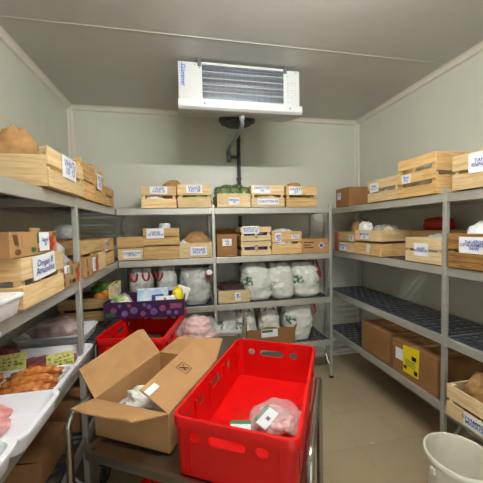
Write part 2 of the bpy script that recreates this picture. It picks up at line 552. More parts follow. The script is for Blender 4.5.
# ------------------------------------------------------------------ cooling unit
def cooler():
    t = thing('cooling_unit', 'white cold room cooling unit hanging from the ceiling', 'air cooler', (0.44, 2.08, 0))
    w = 0.447
    def prism(prof, x0, x1, name, m, bevel=0.002, parent=None):
        return MB().loft([[(x, y, z) for y, z in prof] for x in (x0, x1)]).build(name, m, parent or t, bevel=bevel)
    prism([(0.03, 2.672), (0.03, 2.40), (0.42, 2.46), (0.42, 2.672)], -w + 0.012, w - 0.012, 'casing', 'white')
    for s in (-1, 1):      # side cheeks of the front
        x0, x1 = (-w, -0.282) if s < 0 else (0.322, w)
        prism([(0.0, 2.665), (0.0, 2.405), (0.04, 2.40), (0.04, 2.672)], x0, x1, 'front_panel', 'white')
    MB().box(-0.282, 0.322, 0.0, 0.04, 2.655, 2.672).build('front_strip', 'white', t)
    MB().box(-0.282, 0.322, 0.0, 0.04, 2.405, 2.42).build('front_strip', 'white', t)
    prism([(-0.028, 2.398), (-0.028, 2.352), (-0.01, 2.338), (0.03, 2.332), (0.42, 2.44), (0.42, 2.47), (0.02, 2.405)], -w - 0.006, w + 0.012, 'drip_tray', 'white', 0.004)
    MB().box(-0.282, 0.322, 0.026, 0.034, 2.418, 2.658).build('coil_back', 'coil_dark', t)  # dark sheet, paints the shade deep between the fins
    for k in range(7):     # copper-ended coil rows seen behind the fins
        z = 2.436 + k * 0.034
        MB().tube([(-0.28, 0.018, z), (0.32, 0.018, z)], 0.006 if k % 2 else 0.004, 8).build('coil_tube', 'coil', t, smooth=True)
    mb = MB()
    for k in range(74):
        x = -0.28 + k * 0.6 / 73
        mb.box(x - 0.0012, x + 0.0012, 0.006, 0.024, 2.42, 2.655)
    o = mb.build('fins', 'coil', t)
    mb = MB()
    for z in (2.47, 2.52, 2.565, 2.61):
        mb.box(-0.282, 0.322, 0.001, 0.005, z - 0.002, z + 0.002)
    mb.build('guard', 'white', t)
    # fan with guard under the casing
    fx, fy = 0.02, 0.30
    MB().loft([[(fx + r * math.cos(a), fy + r * math.sin(a), z) for a in [2 * math.pi * i / 28 for i in range(28)]] for r, z in ((0.15, 2.43), (0.15, 2.385), (0.12, 2.362), (0.045, 2.355))]).build('fan_shroud', 'fan', t, smooth=False)
    mb = MB()
    for i in range(5):
        a = i * 2 * math.pi / 5
        mb.box(0.02, 0.145, -0.012, 0.012, 2.372, 2.380, Matrix.Translation((fx, fy, 0)) @ Matrix.Rotation(a, 4, 'Z'))
    mb.build('fan_guard', 'fan', t)
    for x in (-0.30, 0.335):
        MB().box(x - 0.012, x + 0.012, -0.008, 0.03, 2.64, ZC - 0.001).build('hanging_bracket', 'dark_pipe', t)
    for x, z in ((-0.42, 2.65), (-0.33, 2.65), (-0.30, 2.63), (0.42, 2.65), (0.35, 2.62)):
        MB().tube([(x, -0.004, z), (x, 0.002, z)], 0.004, 8).build('screw', 'dark_pipe', t)
    for x in (-0.27, 0.36):
        MB().tube([(x, -0.031, 2.375), (x, -0.026, 2.375)], 0.006, 8).build('screw', 'dark_pipe', t)
    text_obj('Güntner', 0.044, 'logo', t, Matrix.Translation((-0.413, -0.002, 2.572)) @ FRONT @ Matrix.Rotation(-math.pi / 2, 4, 'Z'), name='brand_lettering', bold=0.001)
    mb = MB()
    random.seed(5)
    for k in range(9):
        for c in range(3):
            if random.random() < 0.7:
                x = 0.35 + c * 0.03; z = 2.43 + k * 0.018
                mb.box(x, x + 0.012, -0.0012, -0.0002, z, z + 0.002)
    mb.build('small_print', 'dark_pipe', t)
    # drain elbow and pipe (fixed to the tray)
    MB().tube([(0.012, 0.06, 2.34), (0.012, 0.06, 2.305), (0.016, 0.075, 2.283), (0.02, 0.12, 2.275), (0.03, 0.5, 2.29), (0.034, 0.85, 2.305), (0.034, 0.895, 2.305)], 0.016, 14).build('drain_pipe', 'grey_pipe', t, smooth=True)
    MB().tube([(0.012, 0.06, 2.345), (0.012, 0.06, 2.315)], 0.021, 14).build('drain_nut', 'white', t, smooth=True)
    return t
cooler()
t = thing('wall_pipe', 'dark grey vertical pipe on the back wall under the cooling unit', 'pipe', (0.59, 3.0, 0))
MB().tube([(0, 0, 0.9), (0, 0, 2.5)], 0.019, 14).build('pipe', 'dark_pipe', t, smooth=True)
MB().tube([(0, -0.002, 2.24), (-0.09, -0.002, 2.24)], 0.017, 14).build('tee', 'dark_pipe', t, smooth=True)
MB().tube([(-0.105, 0.0, 2.19), (-0.105, 0.0, 2.30)], 0.022, 14).build('trap', 'grey_pipe', t, smooth=True)
for z in (1.2, 2.02, 2.42):
    MB().box(-0.026, 0.026, -0.004, 0.029, z - 0.008, z + 0.008).build('clip', 'dark_pipe', t)

# ------------------------------------------------------------------ wooden crates
def crate(label, x, y, z, facing, w, d, h, tone='pine', slats=2, gap=0.016, notes=(), tier=1, group=None, tilt=0.0, cornerh=0.0, ends=None, endh=None):
    """front face centre at x, y, bottom at z. facing: 'S' looks to -y, 'E' to +x, 'W' to -x."""
    rot = {'S': 0, 'E': 90, 'W': -90}[facing] + tilt
    t = thing('wooden_crate', label, 'crate', (x, y, z), rot, group)
    wx, wy = 'wx_' + tone, 'wy_' + tone
    th = 0.009
    z0 = 0.004
    sh = (h - z0 - gap * (slats - 1)) / slats
    c = 0.024
    for yy in (0.0, d - th):
        for s in range(slats):
            a = z0 + s * (sh + gap)
            MB().box(-w / 2, w / 2, yy, yy + th, a, a + sh).build('side_slat', wx, t, bevel=0.0015)
    es = slats if ends is None else ends
    eh = ((endh or h) - z0 - gap * (es - 1)) / es
    for xx in (-w / 2, w / 2 - th):
        for s in range(es):
            a = z0 + s * (eh + gap)
            MB().box(xx, xx + th, th, d - th, a, a + eh).build('end_board', wy, t, bevel=0.0015)
    for sx in (-1, 1):
        for sy in (0, 1):
            x0 = -w / 2 + th if sx < 0 else w / 2 - th - c
            y0 = th if sy == 0 else d - th - c
            MB().box(x0, x0 + c, y0, y0 + c, z0, h + cornerh).build('corner_block', wy, t, bevel=0.001)
    MB().box(-w / 2 + th, w / 2 - th, th, d - th, z0, z0 + 0.006).build('base_board', wx, t)
    for i, q in enumerate(notes):
        nx, nz, nw, nh, txt = q[:5]
        note(t, nx, nz, nw, nh, txt, rot=q[5] if len(q) > 5 else 0.0, seed=x * 7 + y * 3 + i)
    return t

def carton(label, x, y, z, facing, w, d, h, m='card_d', notes=(), tilt=0.0, group=None, open_top=False, tape=True, name='cardboard_box', cat='box'):
    rot = {'S': 0, 'E': 90, 'W': -90}[facing] + tilt
    t = thing(name, label, cat, (x, y, z), rot, group)
    th = 0.005
    mb = MB()
    if open_top:
        mb.loft([rr(w, d, 0.003, 0.0, 1, 0, d / 2), rr(w, d, 0.003, h, 1, 0, d / 2), rr(w - 2 * th, d - 2 * th, 0.003, h, 1, 0, d / 2), rr(w - 2 * th, d - 2 * th, 0.003, th, 1, 0, d / 2)])
        mb.build('body', m, t)
    else:
        mb.box(-w / 2, w / 2, 0, d, 0, h)
        mb.build('body', m, t, bevel=0.003)
        MB().box(-w / 2 + 0.002, -0.001, 0.001, d - 0.001, h, h + 0.002).build('lid_flap', m, t)
        MB().box(0.001, w / 2 - 0.002, 0.001, d - 0.001, h, h + 0.002).build('lid_flap', m, t)
        if tape: MB().box(-0.02, 0.02, 0.0, d, h + 0.002, h + 0.0028).build('tape', 'tape', t)
    for i, q in enumerate(notes):
        note(t, *q[:5], rot=q[5] if len(q) > 5 else 0, seed=i + x)
    return t

def produce_box(label, x, y, z, facing, w, d, h, notes=(), base='card', hole=True, tilt=0.0):
    """open-topped printed cardboard fruit tray"""
    t = carton(label, x, y, z, facing, w, d, h, base, notes, open_top=True, name='produce_box', tilt=tilt)
    MB().box(-w * 0.12, w * 0.08, 0.0, 0.005, h - 0.001, h + 0.014).build('stacking_tab', base, t)
    decal(t, [(-w * .46, h * .9), (-w * .43, h * .5), (-w * .36, h * .45), (-w * .38, h * .88)], 'print_brown')
    decal(t, [(-w * .3, h * .35), (-w * .3, h * .85), (-w * .08, h * .85), (-w * .08, h * .35)], 'tape', y=-0.0012)
    for q in range(4):
        decal(t, ring_pts(w * (.33 + .05 * (q % 2)), h * (.22 + .17 * q), w * .055, h * .13), 'tomato', 'tomato_print', y=-0.0014 - 0.0001 * q)
    decal(t, ring_pts(w * .28, h * .62, w * .05, h * .16, 6), 'print_green', 'leaf_print')
    decal(t, [(w * .0, h * .5), (w * .0, h * .95), (w * .06, h * .95), (w * .06, h * .5)], 'print_green', 'leaf_print')
    decal(t, ring_pts(w * .43, h * .85, w * .05, h * .13, 5), 'print_green', 'leaf_print')
    decal(t, ring_pts(-w * .38, h * .2, w * .06, h * .12, 7), 'print_brown', 'brown_print')
    decal(t, ring_pts(-w * .08, h * .22, w * .05, h * .12, 6), 'print_green', 'leaf_print')
    if hole: decal(t, [(w * .02, h * .1), (w * .2, h * .1), (w * .2, h * .28), (w * .02, h * .28)], 'coil_dark', 'painted_hand_hole')  # flat dark patch, shade of the hole put into its colour
    return t

# ------------------------------------------------------------------ soft and lumpy shapes
def blob_mesh(rx, ry, rz, amp=0.12, freq=2.5, seed=0, sub=3, flat=True, box=2.0):
    bm = bmesh.new()
    bmesh.ops.create_icosphere(bm, subdivisions=sub, radius=1.0)
    for v in bm.verts:
        p = v.co.copy()
        q = (abs(p.x) ** box + abs(p.y) ** box + abs(p.z) ** box) ** (1 / box)
        p = p / max(q, 1e-6)
        n = noise.noise(Vector((p.x * freq + seed * 5.3, p.y * freq, p.z * freq + seed)))
        n += 0.5 * noise.noise(Vector((p.x * freq * 2.3 + seed, p.y * freq * 2.3 + 4, p.z * freq * 2.3)))
        p = p * (1 + amp * n)
        v.co = Vector((p.x * rx, p.y * ry, p.z * rz))
        if flat and v.co.z < -rz * 0.75: v.co.z = -rz * 0.75
        if flat: v.co.z += rz * 0.75
    me = bpy.data.meshes.new('blob')
    bm.to_mesh(me); bm.free()
    for p in me.polygons: p.use_smooth = True
    return me

def blob(name, loc, r, m, rot=0.0, parent=None, **k):
    me = blob_mesh(*r, **k)
    me.materials.append(M[m])
    o = bpy.data.objects.new(name, me)
    COL.objects.link(o)
    o.location = loc
    o.rotation_euler = (0, 0, math.radians(rot)) if not isinstance(rot, tuple) else tuple(math.radians(a) for a in rot)
    if parent: o.parent = parent
    return o

def bag_mesh(w, d, h, prof, seed=0, nz=30, na=48, sq=2.8, amp=0.085, lean=(0, 0), top=True):
    """loose bag: ring profile prof = [(t, scale_x, scale_y)], squarish plan, wrinkled by noise"""
    mb = MB()
    loops = []
    def interp(t):
        for (a, b) in zip(prof[:-1], prof[1:]):
            if t <= b[0]:
                u = (t - a[0]) / max(1e-6, b[0] - a[0])
                u = u * u * (3 - 2 * u)
                return a[1] + (b[1] - a[1]) * u, a[2] + (b[2] - a[2]) * u
        return prof[-1][1:]
    for k in range(nz + 1):
        t = k / nz
        sx, sy = interp(t)
        lp = []
        for i in range(na):
            a = 2 * math.pi * i / na
            c, s = math.cos(a), math.sin(a)
            q = (abs(c) ** sq + abs(s) ** sq) ** (-1 / sq)
            p = Vector((c * q, s * q, t))
            n1 = noise.noise(Vector((p.x * 1.6 + seed * 7.7, p.y * 1.6, t * 3.2 + seed)))
            n2 = noise.noise(Vector((p.x * 4 + seed, p.y * 4 + t * 3, t * 9)))
            n3 = abs(noise.noise(Vector((p.x * 3 + seed * 2, p.y * 3 - t * 5, t * 6 + 9))))
            g = 1 + amp * (1.6 * n1 + 0.9 * n2 - 1.6 * n3) * (0.3 + min(1, t * 5) * 0.7)
            z = t * h * (1 + 0.06 * n1 * t) + (0.03 * h * n2 * t)
            lp.append((p.x * w / 2 * sx * g + lean[0] * t * t, p.y * d / 2 * sy * g + lean[1] * t * t, max(0, z)))
        loops.append(lp)
    mb.loft(loops, True, top)
    return mb

def sack(label, x, y, z, w, d, h, seed, m='sack', print_=True, group=None, rot=0, lean=(0, 0), handles=False, name='plastic_sack', cat='bag', prof=None):
    t = thing(name, label, cat, (x, y, z), rot, group)
    prof = prof or [(0, 0.8, 0.8), (0.1, 0.95, 0.95), (0.4, 1.0, 1.0), (0.75, 0.97, 0.88), (0.9, 0.84, 0.66), (1.0, 0.62, 0.4)]
    bag_mesh(w * .97, d * .95, h, prof, seed, lean=lean).build('body', m, t, smooth=True)
    if print_:
        # printed patch following the front of the sack
        mb = MB()
        vs, fs = [], []
        nn = 8
        for i in range(nn + 1):
            for j in range(nn + 1):
                a = math.radians(-90 - 62 + 40 * i / nn)
                tt = 0.42 + 0.22 * j / nn
                q = (abs(math.cos(a)) ** 2.6 + abs(math.sin(a)) ** 2.6) ** (-1 / 2.6)
                vs.append((math.cos(a) * q * w / 2 * 1.0 + lean[0] * tt * tt, math.sin(a) * q * d / 2 * 1.01 + lean[1] * tt * tt, tt * h))
        for i in range(nn):
            for j in range(nn):
                k = i * (nn + 1) + j
                fs.append((k, k + nn + 1, k + nn + 2, k + 1))
        mb.add(vs, fs)
        o = mb.build('green_print', 'sack_print', t, smooth=True)
        # sits on the body surface
        sw = o.modifiers.new('wrap', 'SHRINKWRAP')
        sw.target = [c for c in t.children if c.name.startswith('body')][0]
        sw.offset = 0.0015
    if handles:
        for sy in (-0.25, 0.1):
            pts = []
            for k in range(13):
                a = math.pi * k / 12
                pts.append((-0.03 * w / 0.3 + math.cos(a) * w * 0.2, sy * d - 0.01, h * 0.93 + math.sin(a) * 0.05))
            MB().tube([(p[0], p[1] - 0.18 * d * (0.93 - (p[2] - h * .93)), min(p[2], h + 0.03)) for p in pts], 0.007, 8).build('handle', 'strap', t, smooth=True)
    return t

def paper_bag(label, x, y, z, w, d, h, seed, m='kraft', rot=0, lean=(0, 0), group=None):
    t = thing('paper_bag', label, 'bag', (x, y, z), rot, group)
    bag_mesh(w, d, h, [(0, 0.9, 0.9), (0.3, 1, 1), (0.6, 0.98, 0.85), (0.8, 0.85, 0.6), (0.92, 0.6, 0.35), (1, 0.34, 0.16)], seed, lean=lean, amp=0.1).build('body', m, t, smooth=True)
    return t

def heap(label, name, cat, x, y, z, w, d, h, m, seed, group=None):
    """low crumpled mound lying inside a crate"""
    o = blob(name, (x, y, z), (w / 2, d / 2, h / 1.75), m, amp=0.22, freq=3.2, seed=seed, sub=4, box=3)
    return tag(o, label, cat, group)

# ================================================================== BACK SHELVES, top tier
Z1, Z2, Z3, Z4 = [v + 0.0005 for v in (LEVELS[3], LEVELS[2], LEVELS[1], LEVELS[0])]
GT = 'crates on the top shelf of the back wall'
crate('pine crate at the left end of the back top shelf, brown bag inside', -0.202, 2.55, Z1, 'S', 0.292, 0.38, 0.19, 'pine', 2, 0.03,
      [(0.0, 0.155, 0.145, 0.062, 'CELERI\nRAVE 20')], group=GT)
paper_bag('crumpled brown paper bag rising from the leftmost crate on the back top shelf', -0.13, 2.70, Z1 + 0.012, 0.2, 0.18, 0.25, 3, lean=(0.05, 0), rot=15)
heap('white plastic bag inside the leftmost crate on the back top shelf', 'plastic_bag', 'bag', -0.24, 2.62, Z1 + 0.012, 0.15, 0.1, 0.12, 'tissue', 4)
crate('pine crate with a wide gap showing green leaves on the back top shelf', 0.098, 2.55, Z1, 'S', 0.29, 0.38, 0.205, 'pine', 2, 0.02,
      [(0.0, 0.165, 0.14, 0.066, 'SALADE\nRED 38')], group=GT)
heap('light green lettuce showing through the gap of the second crate', 'lettuce', 'vegetable', 0.12, 2.68, Z1 + 0.012, 0.24, 0.22, 0.15, 'lettuce', 8)
crate('low pale crate heaped with green artichokes under the wall pipe', 0.45, 2.55, Z1, 'S', 0.305, 0.36, 0.128, 'pale', 1, 0.0,
      [(0.0, 0.06, 0.1, 0.062, 'FENOUIL\n26')], group=GT)
random.seed(11)
art = [(0.37, 2.61, .05), (0.46, 2.61, .055), (0.55, 2.61, .05), (0.41, 2.71, .062), (0.51, 2.71, .065), (0.335, 2.72, .05), (0.575, 2.72, .05)]
place = ['front left', 'front middle', 'front right', 'rear middle', 'rear right', 'rear left', 'rear far right']
for (ax, ay, r), pl in zip(art, place):
    t = thing('artichoke', 'round green artichoke at the %s of the heap in the low crate' % pl, 'vegetable', (ax, ay, Z1 + (0.118 if ay < 2.65 else 0.135)), 0, 'artichokes in the low crate')
    blob('heart', (0, 0, 0.0), (r * 0.85, r * 0.85, r * 0.9), 'veg', parent=t, amp=0.1, freq=3, seed=ax, sub=3, flat=False).location = (0, 0, r * .6)
    mb = MB()
    for ring in range(4):
        for k in range(9):
            a = 2 * math.pi * (k + 0.5 * (ring % 2)) / 9
            e = math.radians(-25 + ring * 27)
            c = Vector((math.cos(a) * math.cos(e), math.sin(a) * math.cos(e), math.sin(e))) * r * 0.9
            out = c.normalized()
            side = Vector((-math.sin(a), math.cos(a), 0))
            upv = out.cross(side) * -1
            tip = c + upv * r * 0.45 + out * r * 0.28
            b0, b1 = c - side * r * 0.3 - upv * r * 0.3, c + side * r * 0.3 - upv * r * 0.3
            m0 = c + out * r * 0.1
            mb.add([b0, b1, tip, m0], [(0, 1, 3), (1, 2, 3), (2, 0, 3), (0, 2, 1)], Matrix.Translation((0, 0, r * 0.6)))
    mb.build('leaves', 'veg', t)
crate('crate with two white paper notes on the back top shelf', 0.768, 2.55, Z1, 'S', 0.318, 0.38, 0.205, 'pale', 2, 0.026,
      [(-0.06, 0.165, 0.17, 0.066, 'CAROTTES\n10'), (0.0, 0.055, 0.2, 0.055, 'CAROTTES PR')], group=GT)
heap('pale roots showing through the gap of the crate with two notes', 'root_vegetables', 'vegetable', 0.77, 2.67, Z1 + 0.012, 0.27, 0.2, 0.15, 'potato', 15)
crate('rightmost golden crate on the back top shelf with brown paper inside', 1.098, 2.55, Z1, 'S', 0.308, 0.38, 0.2, 'gold', 2, 0.024,
      [(-0.06, 0.155, 0.13, 0.075, 'NAVETS\n27')], group=GT)
paper_bag('brown paper bag poking out of the rightmost crate on the back top shelf', 1.08, 2.70, Z1 + 0.012, 0.22, 0.16, 0.235, 9, rot=-8)
heap('green leaves low inside the rightmost crate on the back top shelf', 'lettuce', 'vegetable', 1.15, 2.62, Z1 + 0.012, 0.13, 0.1, 0.1, 'leaf', 21)
paper_bag('small brown paper bag wedged between the artichoke crate and the two-note crate', 0.63, 2.80, Z1, 0.08, 0.12, 0.15, 31)

# ================================================================== BACK SHELVES, second tier
GM = 'crates on the second shelf of the back wall'
crate('lower pale crate of the pair in the left corner, note with blue writing', -0.45, 2.56, Z2, 'S', 0.205, 0.36, 0.105, 'pale', 1, 0, [(0.01, 0.055, 0.14, 0.065, 'CLEMENTINE\nVIE BIO')], group=GM)
crate('upper crate of the pair in the left corner of the second shelf', -0.45, 2.56, Z2 + 0.108, 'S', 0.215, 0.36, 0.095, 'gold', 1, 0, group=GM)
crate('lower golden crate of the stack of two left of the centre post', -0.193, 2.55, Z2, 'S', 0.3, 0.38, 0.115, 'gold', 1, 0, group=GM)
crate('upper golden crate with a note, stacked left of the centre post', -0.193, 2.55, Z2 + 0.121, 'S', 0.3, 0.38, 0.15, 'gold', 2, 0.008, [(-0.05, 0.105, 0.145, 0.085, 'CERISES\nDE BRUNE #')], group=GM)
t = thing('small_tin', 'small white tin with yellow rim on top of the stacked crates', 'tin', (-0.17, 2.66, Z2 + 0.20))
MB().loft([[(r * math.cos(a), r * math.sin(a), z) for a in [2 * math.pi * i / 20 for i in range(20)]] for r, z in ((.045, 0), (.05, .01), (.05, .1), (.046, .112), (.03, .115))]).build('body', 'paper', t, smooth=False)
MB().loft([[(r * math.cos(a), r * math.sin(a), z) for a in [2 * math.pi * i / 20 for i in range(20)]] for r, z in ((.051, .03), (.0515, .03), (.0515, .05), (.051, .05))]).build('rim_band', 'yellow', t)
crate('low pale crate holding a brown paper bag beside the centre post', 0.102, 2.55, Z2, 'S', 0.29, 0.36, 0.135, 'pale', 1, 0, [(0.02, 0.062, 0.145, 0.075, 'PANAIS\nPRIX 30')], group=GM)
paper_bag('peaked brown paper bag in the low crate beside the centre post', 0.12, 2.68, Z2 + 0.012, 0.24, 0.2, 0.215, 14, rot=4)
heap('white plastic film inside the low crate beside the centre post', 'plastic_bag', 'bag', 0.0, 2.65, Z2 + 0.012, 0.1, 0.1, 0.14, 'tissue', 19)
carton('small brown cardboard box with a white sticker right of the centre post', 0.378, 2.56, Z2, 'S', 0.185, 0.3, 0.2, 'card_d', [(0.0, 0.13, 0.085, 0.065, 'AIL\n65')])
crate('crate behind the small brown box, only its top edge showing', 0.44, 2.875, Z2, 'S', 0.26, 0.08, 0.255, 'weathered', 2, 0.015, group=GM)
for k, (zz, lab) in enumerate(((0, 'lower'), (0.133, 'upper'))):
    c = crate('%s pale crate of the stack with purple produce in its slots' % lab, 0.647, 2.545, Z2 + zz, 'S', 0.288, 0.38, 0.13, 'pale', 2, 0.03,
          [(-0.05, 0.105, 0.155, 0.07, 'BAVROST X\nROUGE 40')] if k else [], group=GM)
    MB().box(-0.012, 0.012, 0.0, 0.008, 0.03, 0.1).build('centre_stud', 'wx_pale', c)
    heap('purple cabbages inside the %s pale slotted crate' % lab, 'cabbages', 'vegetable', 0.647, 2.66, Z2 + zz + 0.012, 0.25, 0.2, 0.1, 'purple', 30 + k)
crate('golden two-slat crate with dark printed marks on the second shelf', 0.945, 2.55, Z2, 'S', 0.295, 0.38, 0.215, 'gold', 2, 0.018, [(-0.085, 0.16, 0.06, 0.085, '#R\n20'), (0.085, 0.165, 0.08, 0.035, 'PAL')], group=GM)
heap('white plastic bag in the golden crate with printed marks', 'plastic_bag', 'bag', 0.93, 2.66, Z2 + 0.012, 0.24, 0.2, 0.22, 'tissue', 33)
t = carton('flat cardboard box with printed logos beside the right post', 1.238, 2.56, Z2, 'S', 0.28, 0.32, 0.135, 'card', [])
for k in range(3):
    decal(t, [(-.12, .10 - k * .025), (-.12, .108 - k * .025), (-.02 - .03 * (k % 2), .108 - k * .025), (-.02 - .03 * (k % 2), .10 - k * .025)], 'black')
decal(t, ring_pts(.06, .072, .032, .032, 4), 'paper', 'sticker')
decal(t, ring_pts(.06, .072, .02, .02, 8), 'ink', 'sticker_print', y=-0.0025)

# ================================================================== BACK SHELVES, third tier (sacks)
GS = 'white sacks on the third shelf'
carr = [(0, 0.92, 0.8), (0.2, 1, 1), (0.6, 0.93, 0.9), (0.85, 0.82, 0.6), (1.0, 0.72, 0.35)]
sack('leftmost white carrier bag with a red print on the third shelf', -0.385, 2.66, Z3, 0.235, 0.22, 0.36, 41, 'sack_grey', False, GS, prof=carr)
sack('second white carrier bag from the left on the third shelf', -0.165, 2.66, Z3, 0.195, 0.22, 0.365, 42, 'sack_grey', False, GS, prof=carr)
sack('bulging grey carrier bag with a red cap left of the centre post', 0.085, 2.70, Z3, 0.29, 0.28, 0.33, 43, 'sack_grey', False, GS, prof=[(0, 0.75, 0.8), (0.15, .9, .95), (0.45, 1, 1), (0.75, 1.0, .8), (1.0, 1.0, .6)]).location.x = 0.085
def swoosh(parent, pts, r=0.008):
    return MB().tube(pts, r, 8).build('red_print', 'strap', parent, smooth=True)
for o in list(COL.objects):
    if o.name.startswith('plastic_sack') and o.get('label', '').startswith(('leftmost white', 'second white')):
        for k, cx in enumerate((-0.05, 0.05) if o['label'].startswith('left') else (-0.06,)):
            pts = [(cx + 0.028 * math.cos(a), -0.085 - 0.012 * math.sin(a), 0.315 + 0.07 * math.sin(a)) for a in [math.pi + math.pi * i / 10 for i in range(11)]]
            swoosh(o, pts, 0.009)
    if o.name.startswith('plastic_sack') and o.get('label', '').startswith('bulging grey'):
        blob('cap', (0.115, -0.14, 0.245), (.024, .016, .03), 'strap', parent=o, amp=0.05, seed=1)
        blob('cap_top', (0.125, -0.15, 0.275), (.03, .016, .026), 'paper', parent=o, amp=0.05, seed=2)
crate('small pale crate of dark produce right of the centre post on the third shelf', 0.435, 2.56, Z3, 'S', 0.295, 0.32, 0.118, 'pale', 1, 0, [(0.03, 0.06, 0.05, 0.075, '#\n77')], group='crates on the third shelf')
heap('dark dried produce heaped in the small crate on the third shelf', 'dark_produce', 'vegetable', 0.435, 2.72, Z3 + 0.012, 0.26, 0.26, 0.15, 'dirt', 50)
sack('white sack with green print right of the small crate', 0.68, 2.71, Z3, 0.31, 0.3, 0.35, 51, 'sack', True, GS, lean=(-0.03, 0))
sack('middle white sack leaning between two others on the right of the third shelf', 0.93, 2.70, Z3, 0.26, 0.28, 0.34, 52, 'sack', False, GS, lean=(-0.03, 0))
o = sack('rightmost white sack beside a red strap on the third shelf', 1.185, 2.71, Z3, 0.31, 0.3, 0.335, 53, 'sack', True, GS, lean=(-0.05, 0))
MB().tube([(0.02, 0.03, 0.325), (0.05, 0.0, 0.34), (0.09, -0.03, 0.29), (0.13, -0.05, 0.23), (0.155, -0.05, 0.18)], 0.009, 8).build('strap', 'strap', o, smooth=True)
MB().tube([(0.155, -0.045, 0.2), (0.15, -0.02, 0.27), (0.125, 0.0, 0.345), (0.10, 0.0, 0.34), (0.10, -0.01, 0.28)], 0.008, 8).build('strap', 'strap', o, smooth=True)

# ================================================================== BACK SHELVES, bottom tier
GB = 'sacks on the lowest shelf of the back wall'
sack('dark green bag on the lowest back shelf behind the centre post', 0.38, 2.76, Z4, 0.22, 0.22, 0.36, 60, 'sack', True, GB)
sack('left white carrier bag with red handles on the lowest back shelf', 0.56, 2.72, Z4, 0.23, 0.26, 0.345, 61, 'sack', True, GB, handles=True, prof=carr)
sack('middle white carrier bag on the lowest back shelf', 0.80, 2.72, Z4, 0.23, 0.26, 0.34, 62, 'sack', False, GB, prof=carr, handles=True)
o = sack('large white sack with a red strap at the right of the lowest back shelf', 1.09, 2.71, Z4, 0.32, 0.3, 0.375, 63, 'sack', True, GB, prof=[(0, 0.7, 0.8), (0.2, .9, .95), (0.5, 1, 1), (0.8, .95, .8), (1.0, .7, .4)])
MB().tube([(0.10, -0.06, 0.37), (0.13, -0.09, 0.372), (0.155, -0.1, 0.33), (0.165, -0.1, 0.28), (0.15, -0.1, 0.25)], 0.008, 8).build('strap', 'strap', o, smooth=True)
t = carton('torn open cardboard box in front of the sacks on the lowest shelf', 0.77, 2.555, Z4, 'S', 0.5, 0.13, 0.12, 'card_d', [], open_top=True)
random.seed(4)
pts = [(-0.25 + 0.5 * i / 14, 0.12) for i in range(15)]
top = [(-0.27 + 0.54 * i / 14, 0.15 + 0.03 * random.random() + (0.04 if i in (0, 14) else 0)) for i in range(15)]
decal(t, pts + top[::-1], 'card_d', 'torn_flap', y=-0.002, thick=0.004)
decal(t, [(-.09, .08), (.07, .08), (.07, .155), (-.09, .155)], 'paper', 'label_sheet', y=-0.006)
decal(t, [(-.085, .125), (.02, .125), (.02, .148), (-.085, .148)], 'print_green', 'label_print', y=-0.0075)
t = thing('white_tub', 'white plastic tub on the lowest shelf beside the centre post', 'tub', (0.36, 2.62, Z4))
MB().loft([rr(.2, .14, .02, 0), rr(.23, .17, .02, .17), rr(.24, .18, .02, .17), rr(.24, .18, .02, .182), rr(.22, .16, .02, .182), rr(.19, .13, .02, .01)]).build('body', 'foam', t)

# ================================================================== RIGHT SHELVES
GR = 'crates on the top shelf of the right wall'
def R_crate(label, y0, y1, z, h, d=0.36, xf=1.52, **k):
    return crate(label, xf, (y0 + y1) / 2, z, 'W', y1 - y0, d, h, **k)
carton('plain brown cardboard box at the far end of the right top shelf', 1.53, 2.57, Z1, 'W', 0.24, 0.36, 0.18, 'card_d', [(-0.055, 0.11, 0.055, 0.065, 'PER\n33')])
R_crate('pale crate second from the far end of the right top shelf', 1.82, 2.16, Z1, 0.178, tone='pine', slats=2, gap=0.03, notes=[(-0.085, 0.12, 0.11, 0.075, 'Radis\nnoir 15')], group=GR)
heap('white plastic bag in the pale crate on the right top shelf', 'plastic_bag', 'bag', 1.64, 1.98, Z1 + 0.012, 0.18, 0.26, 0.13, 'tissue', 70)
R_crate('tall three-slat crate on the right top shelf beside the post', 1.5, 1.812, Z1, 0.262, tone='gold', slats=3, gap=0.028, notes=[(-0.075, 0.13, 0.08, 0.06, 'Rou\nPru')], group=GR, ends=2)
heap('plastic-wrapped produce inside the tall three-slat crate', 'plastic_bag', 'bag', 1.68, 1.65, Z1 + 0.012, 0.24, 0.24, 0.21, 'tissue', 71)
R_crate('nearest pale crate on the right top shelf with a large blue handwritten note', 1.03, 1.388, Z1, 0.198, tone='pine', slats=2, gap=0.02, notes=[(-0.005, 0.135, 0.15, 0.105, 'TANKE\nKIdNEL 32')], group=GR)
heap('plastic-wrapped produce in the nearest crate on the right top shelf', 'plastic_bag', 'bag', 1.68, 1.2, Z1 + 0.012, 0.24, 0.26, 0.18, 'tissue', 72)

GQ = 'crates on the second shelf of the right wall'
carton('small orange carton in the far corner of the right second shelf', 1.60, 2.775, Z2, 'W', 0.14, 0.2, 0.19, 'packorange', tape=False)
R_crate('lower far crate with a note on the right second shelf', 2.35, 2.63, Z2, 0.1, d=0.36, tone='pale', slats=1, gap=0, notes=[(-0.05, 0.055, 0.11, 0.075, 'QUARK\n40')], group=GQ)
R_crate('upper far crate with a note on the right second shelf', 2.35, 2.63, Z2 + 0.103, 0.095, d=0.36, tone='gold', slats=1, gap=0, notes=[(0.09, 0.04, 0.08, 0.06, 'BIO\n14')], group=GQ)
R_crate('lower crate of the middle stack on the right second shelf', 2.0, 2.34, Z2, 0.105, d=0.36, tone='gold', slats=1, gap=0, group=GQ, notes=[(0.02, 0.06, 0.05, 0.07, '', 20)])
R_crate('upper crate of the middle stack on the right second shelf', 2.0, 2.34, Z2 + 0.12, 0.095, d=0.36, tone='pine', slats=1, gap=0, group=GQ, notes=[(-0.03, 0.05, 0.13, 0.065, 'MANGUE\nIII')])
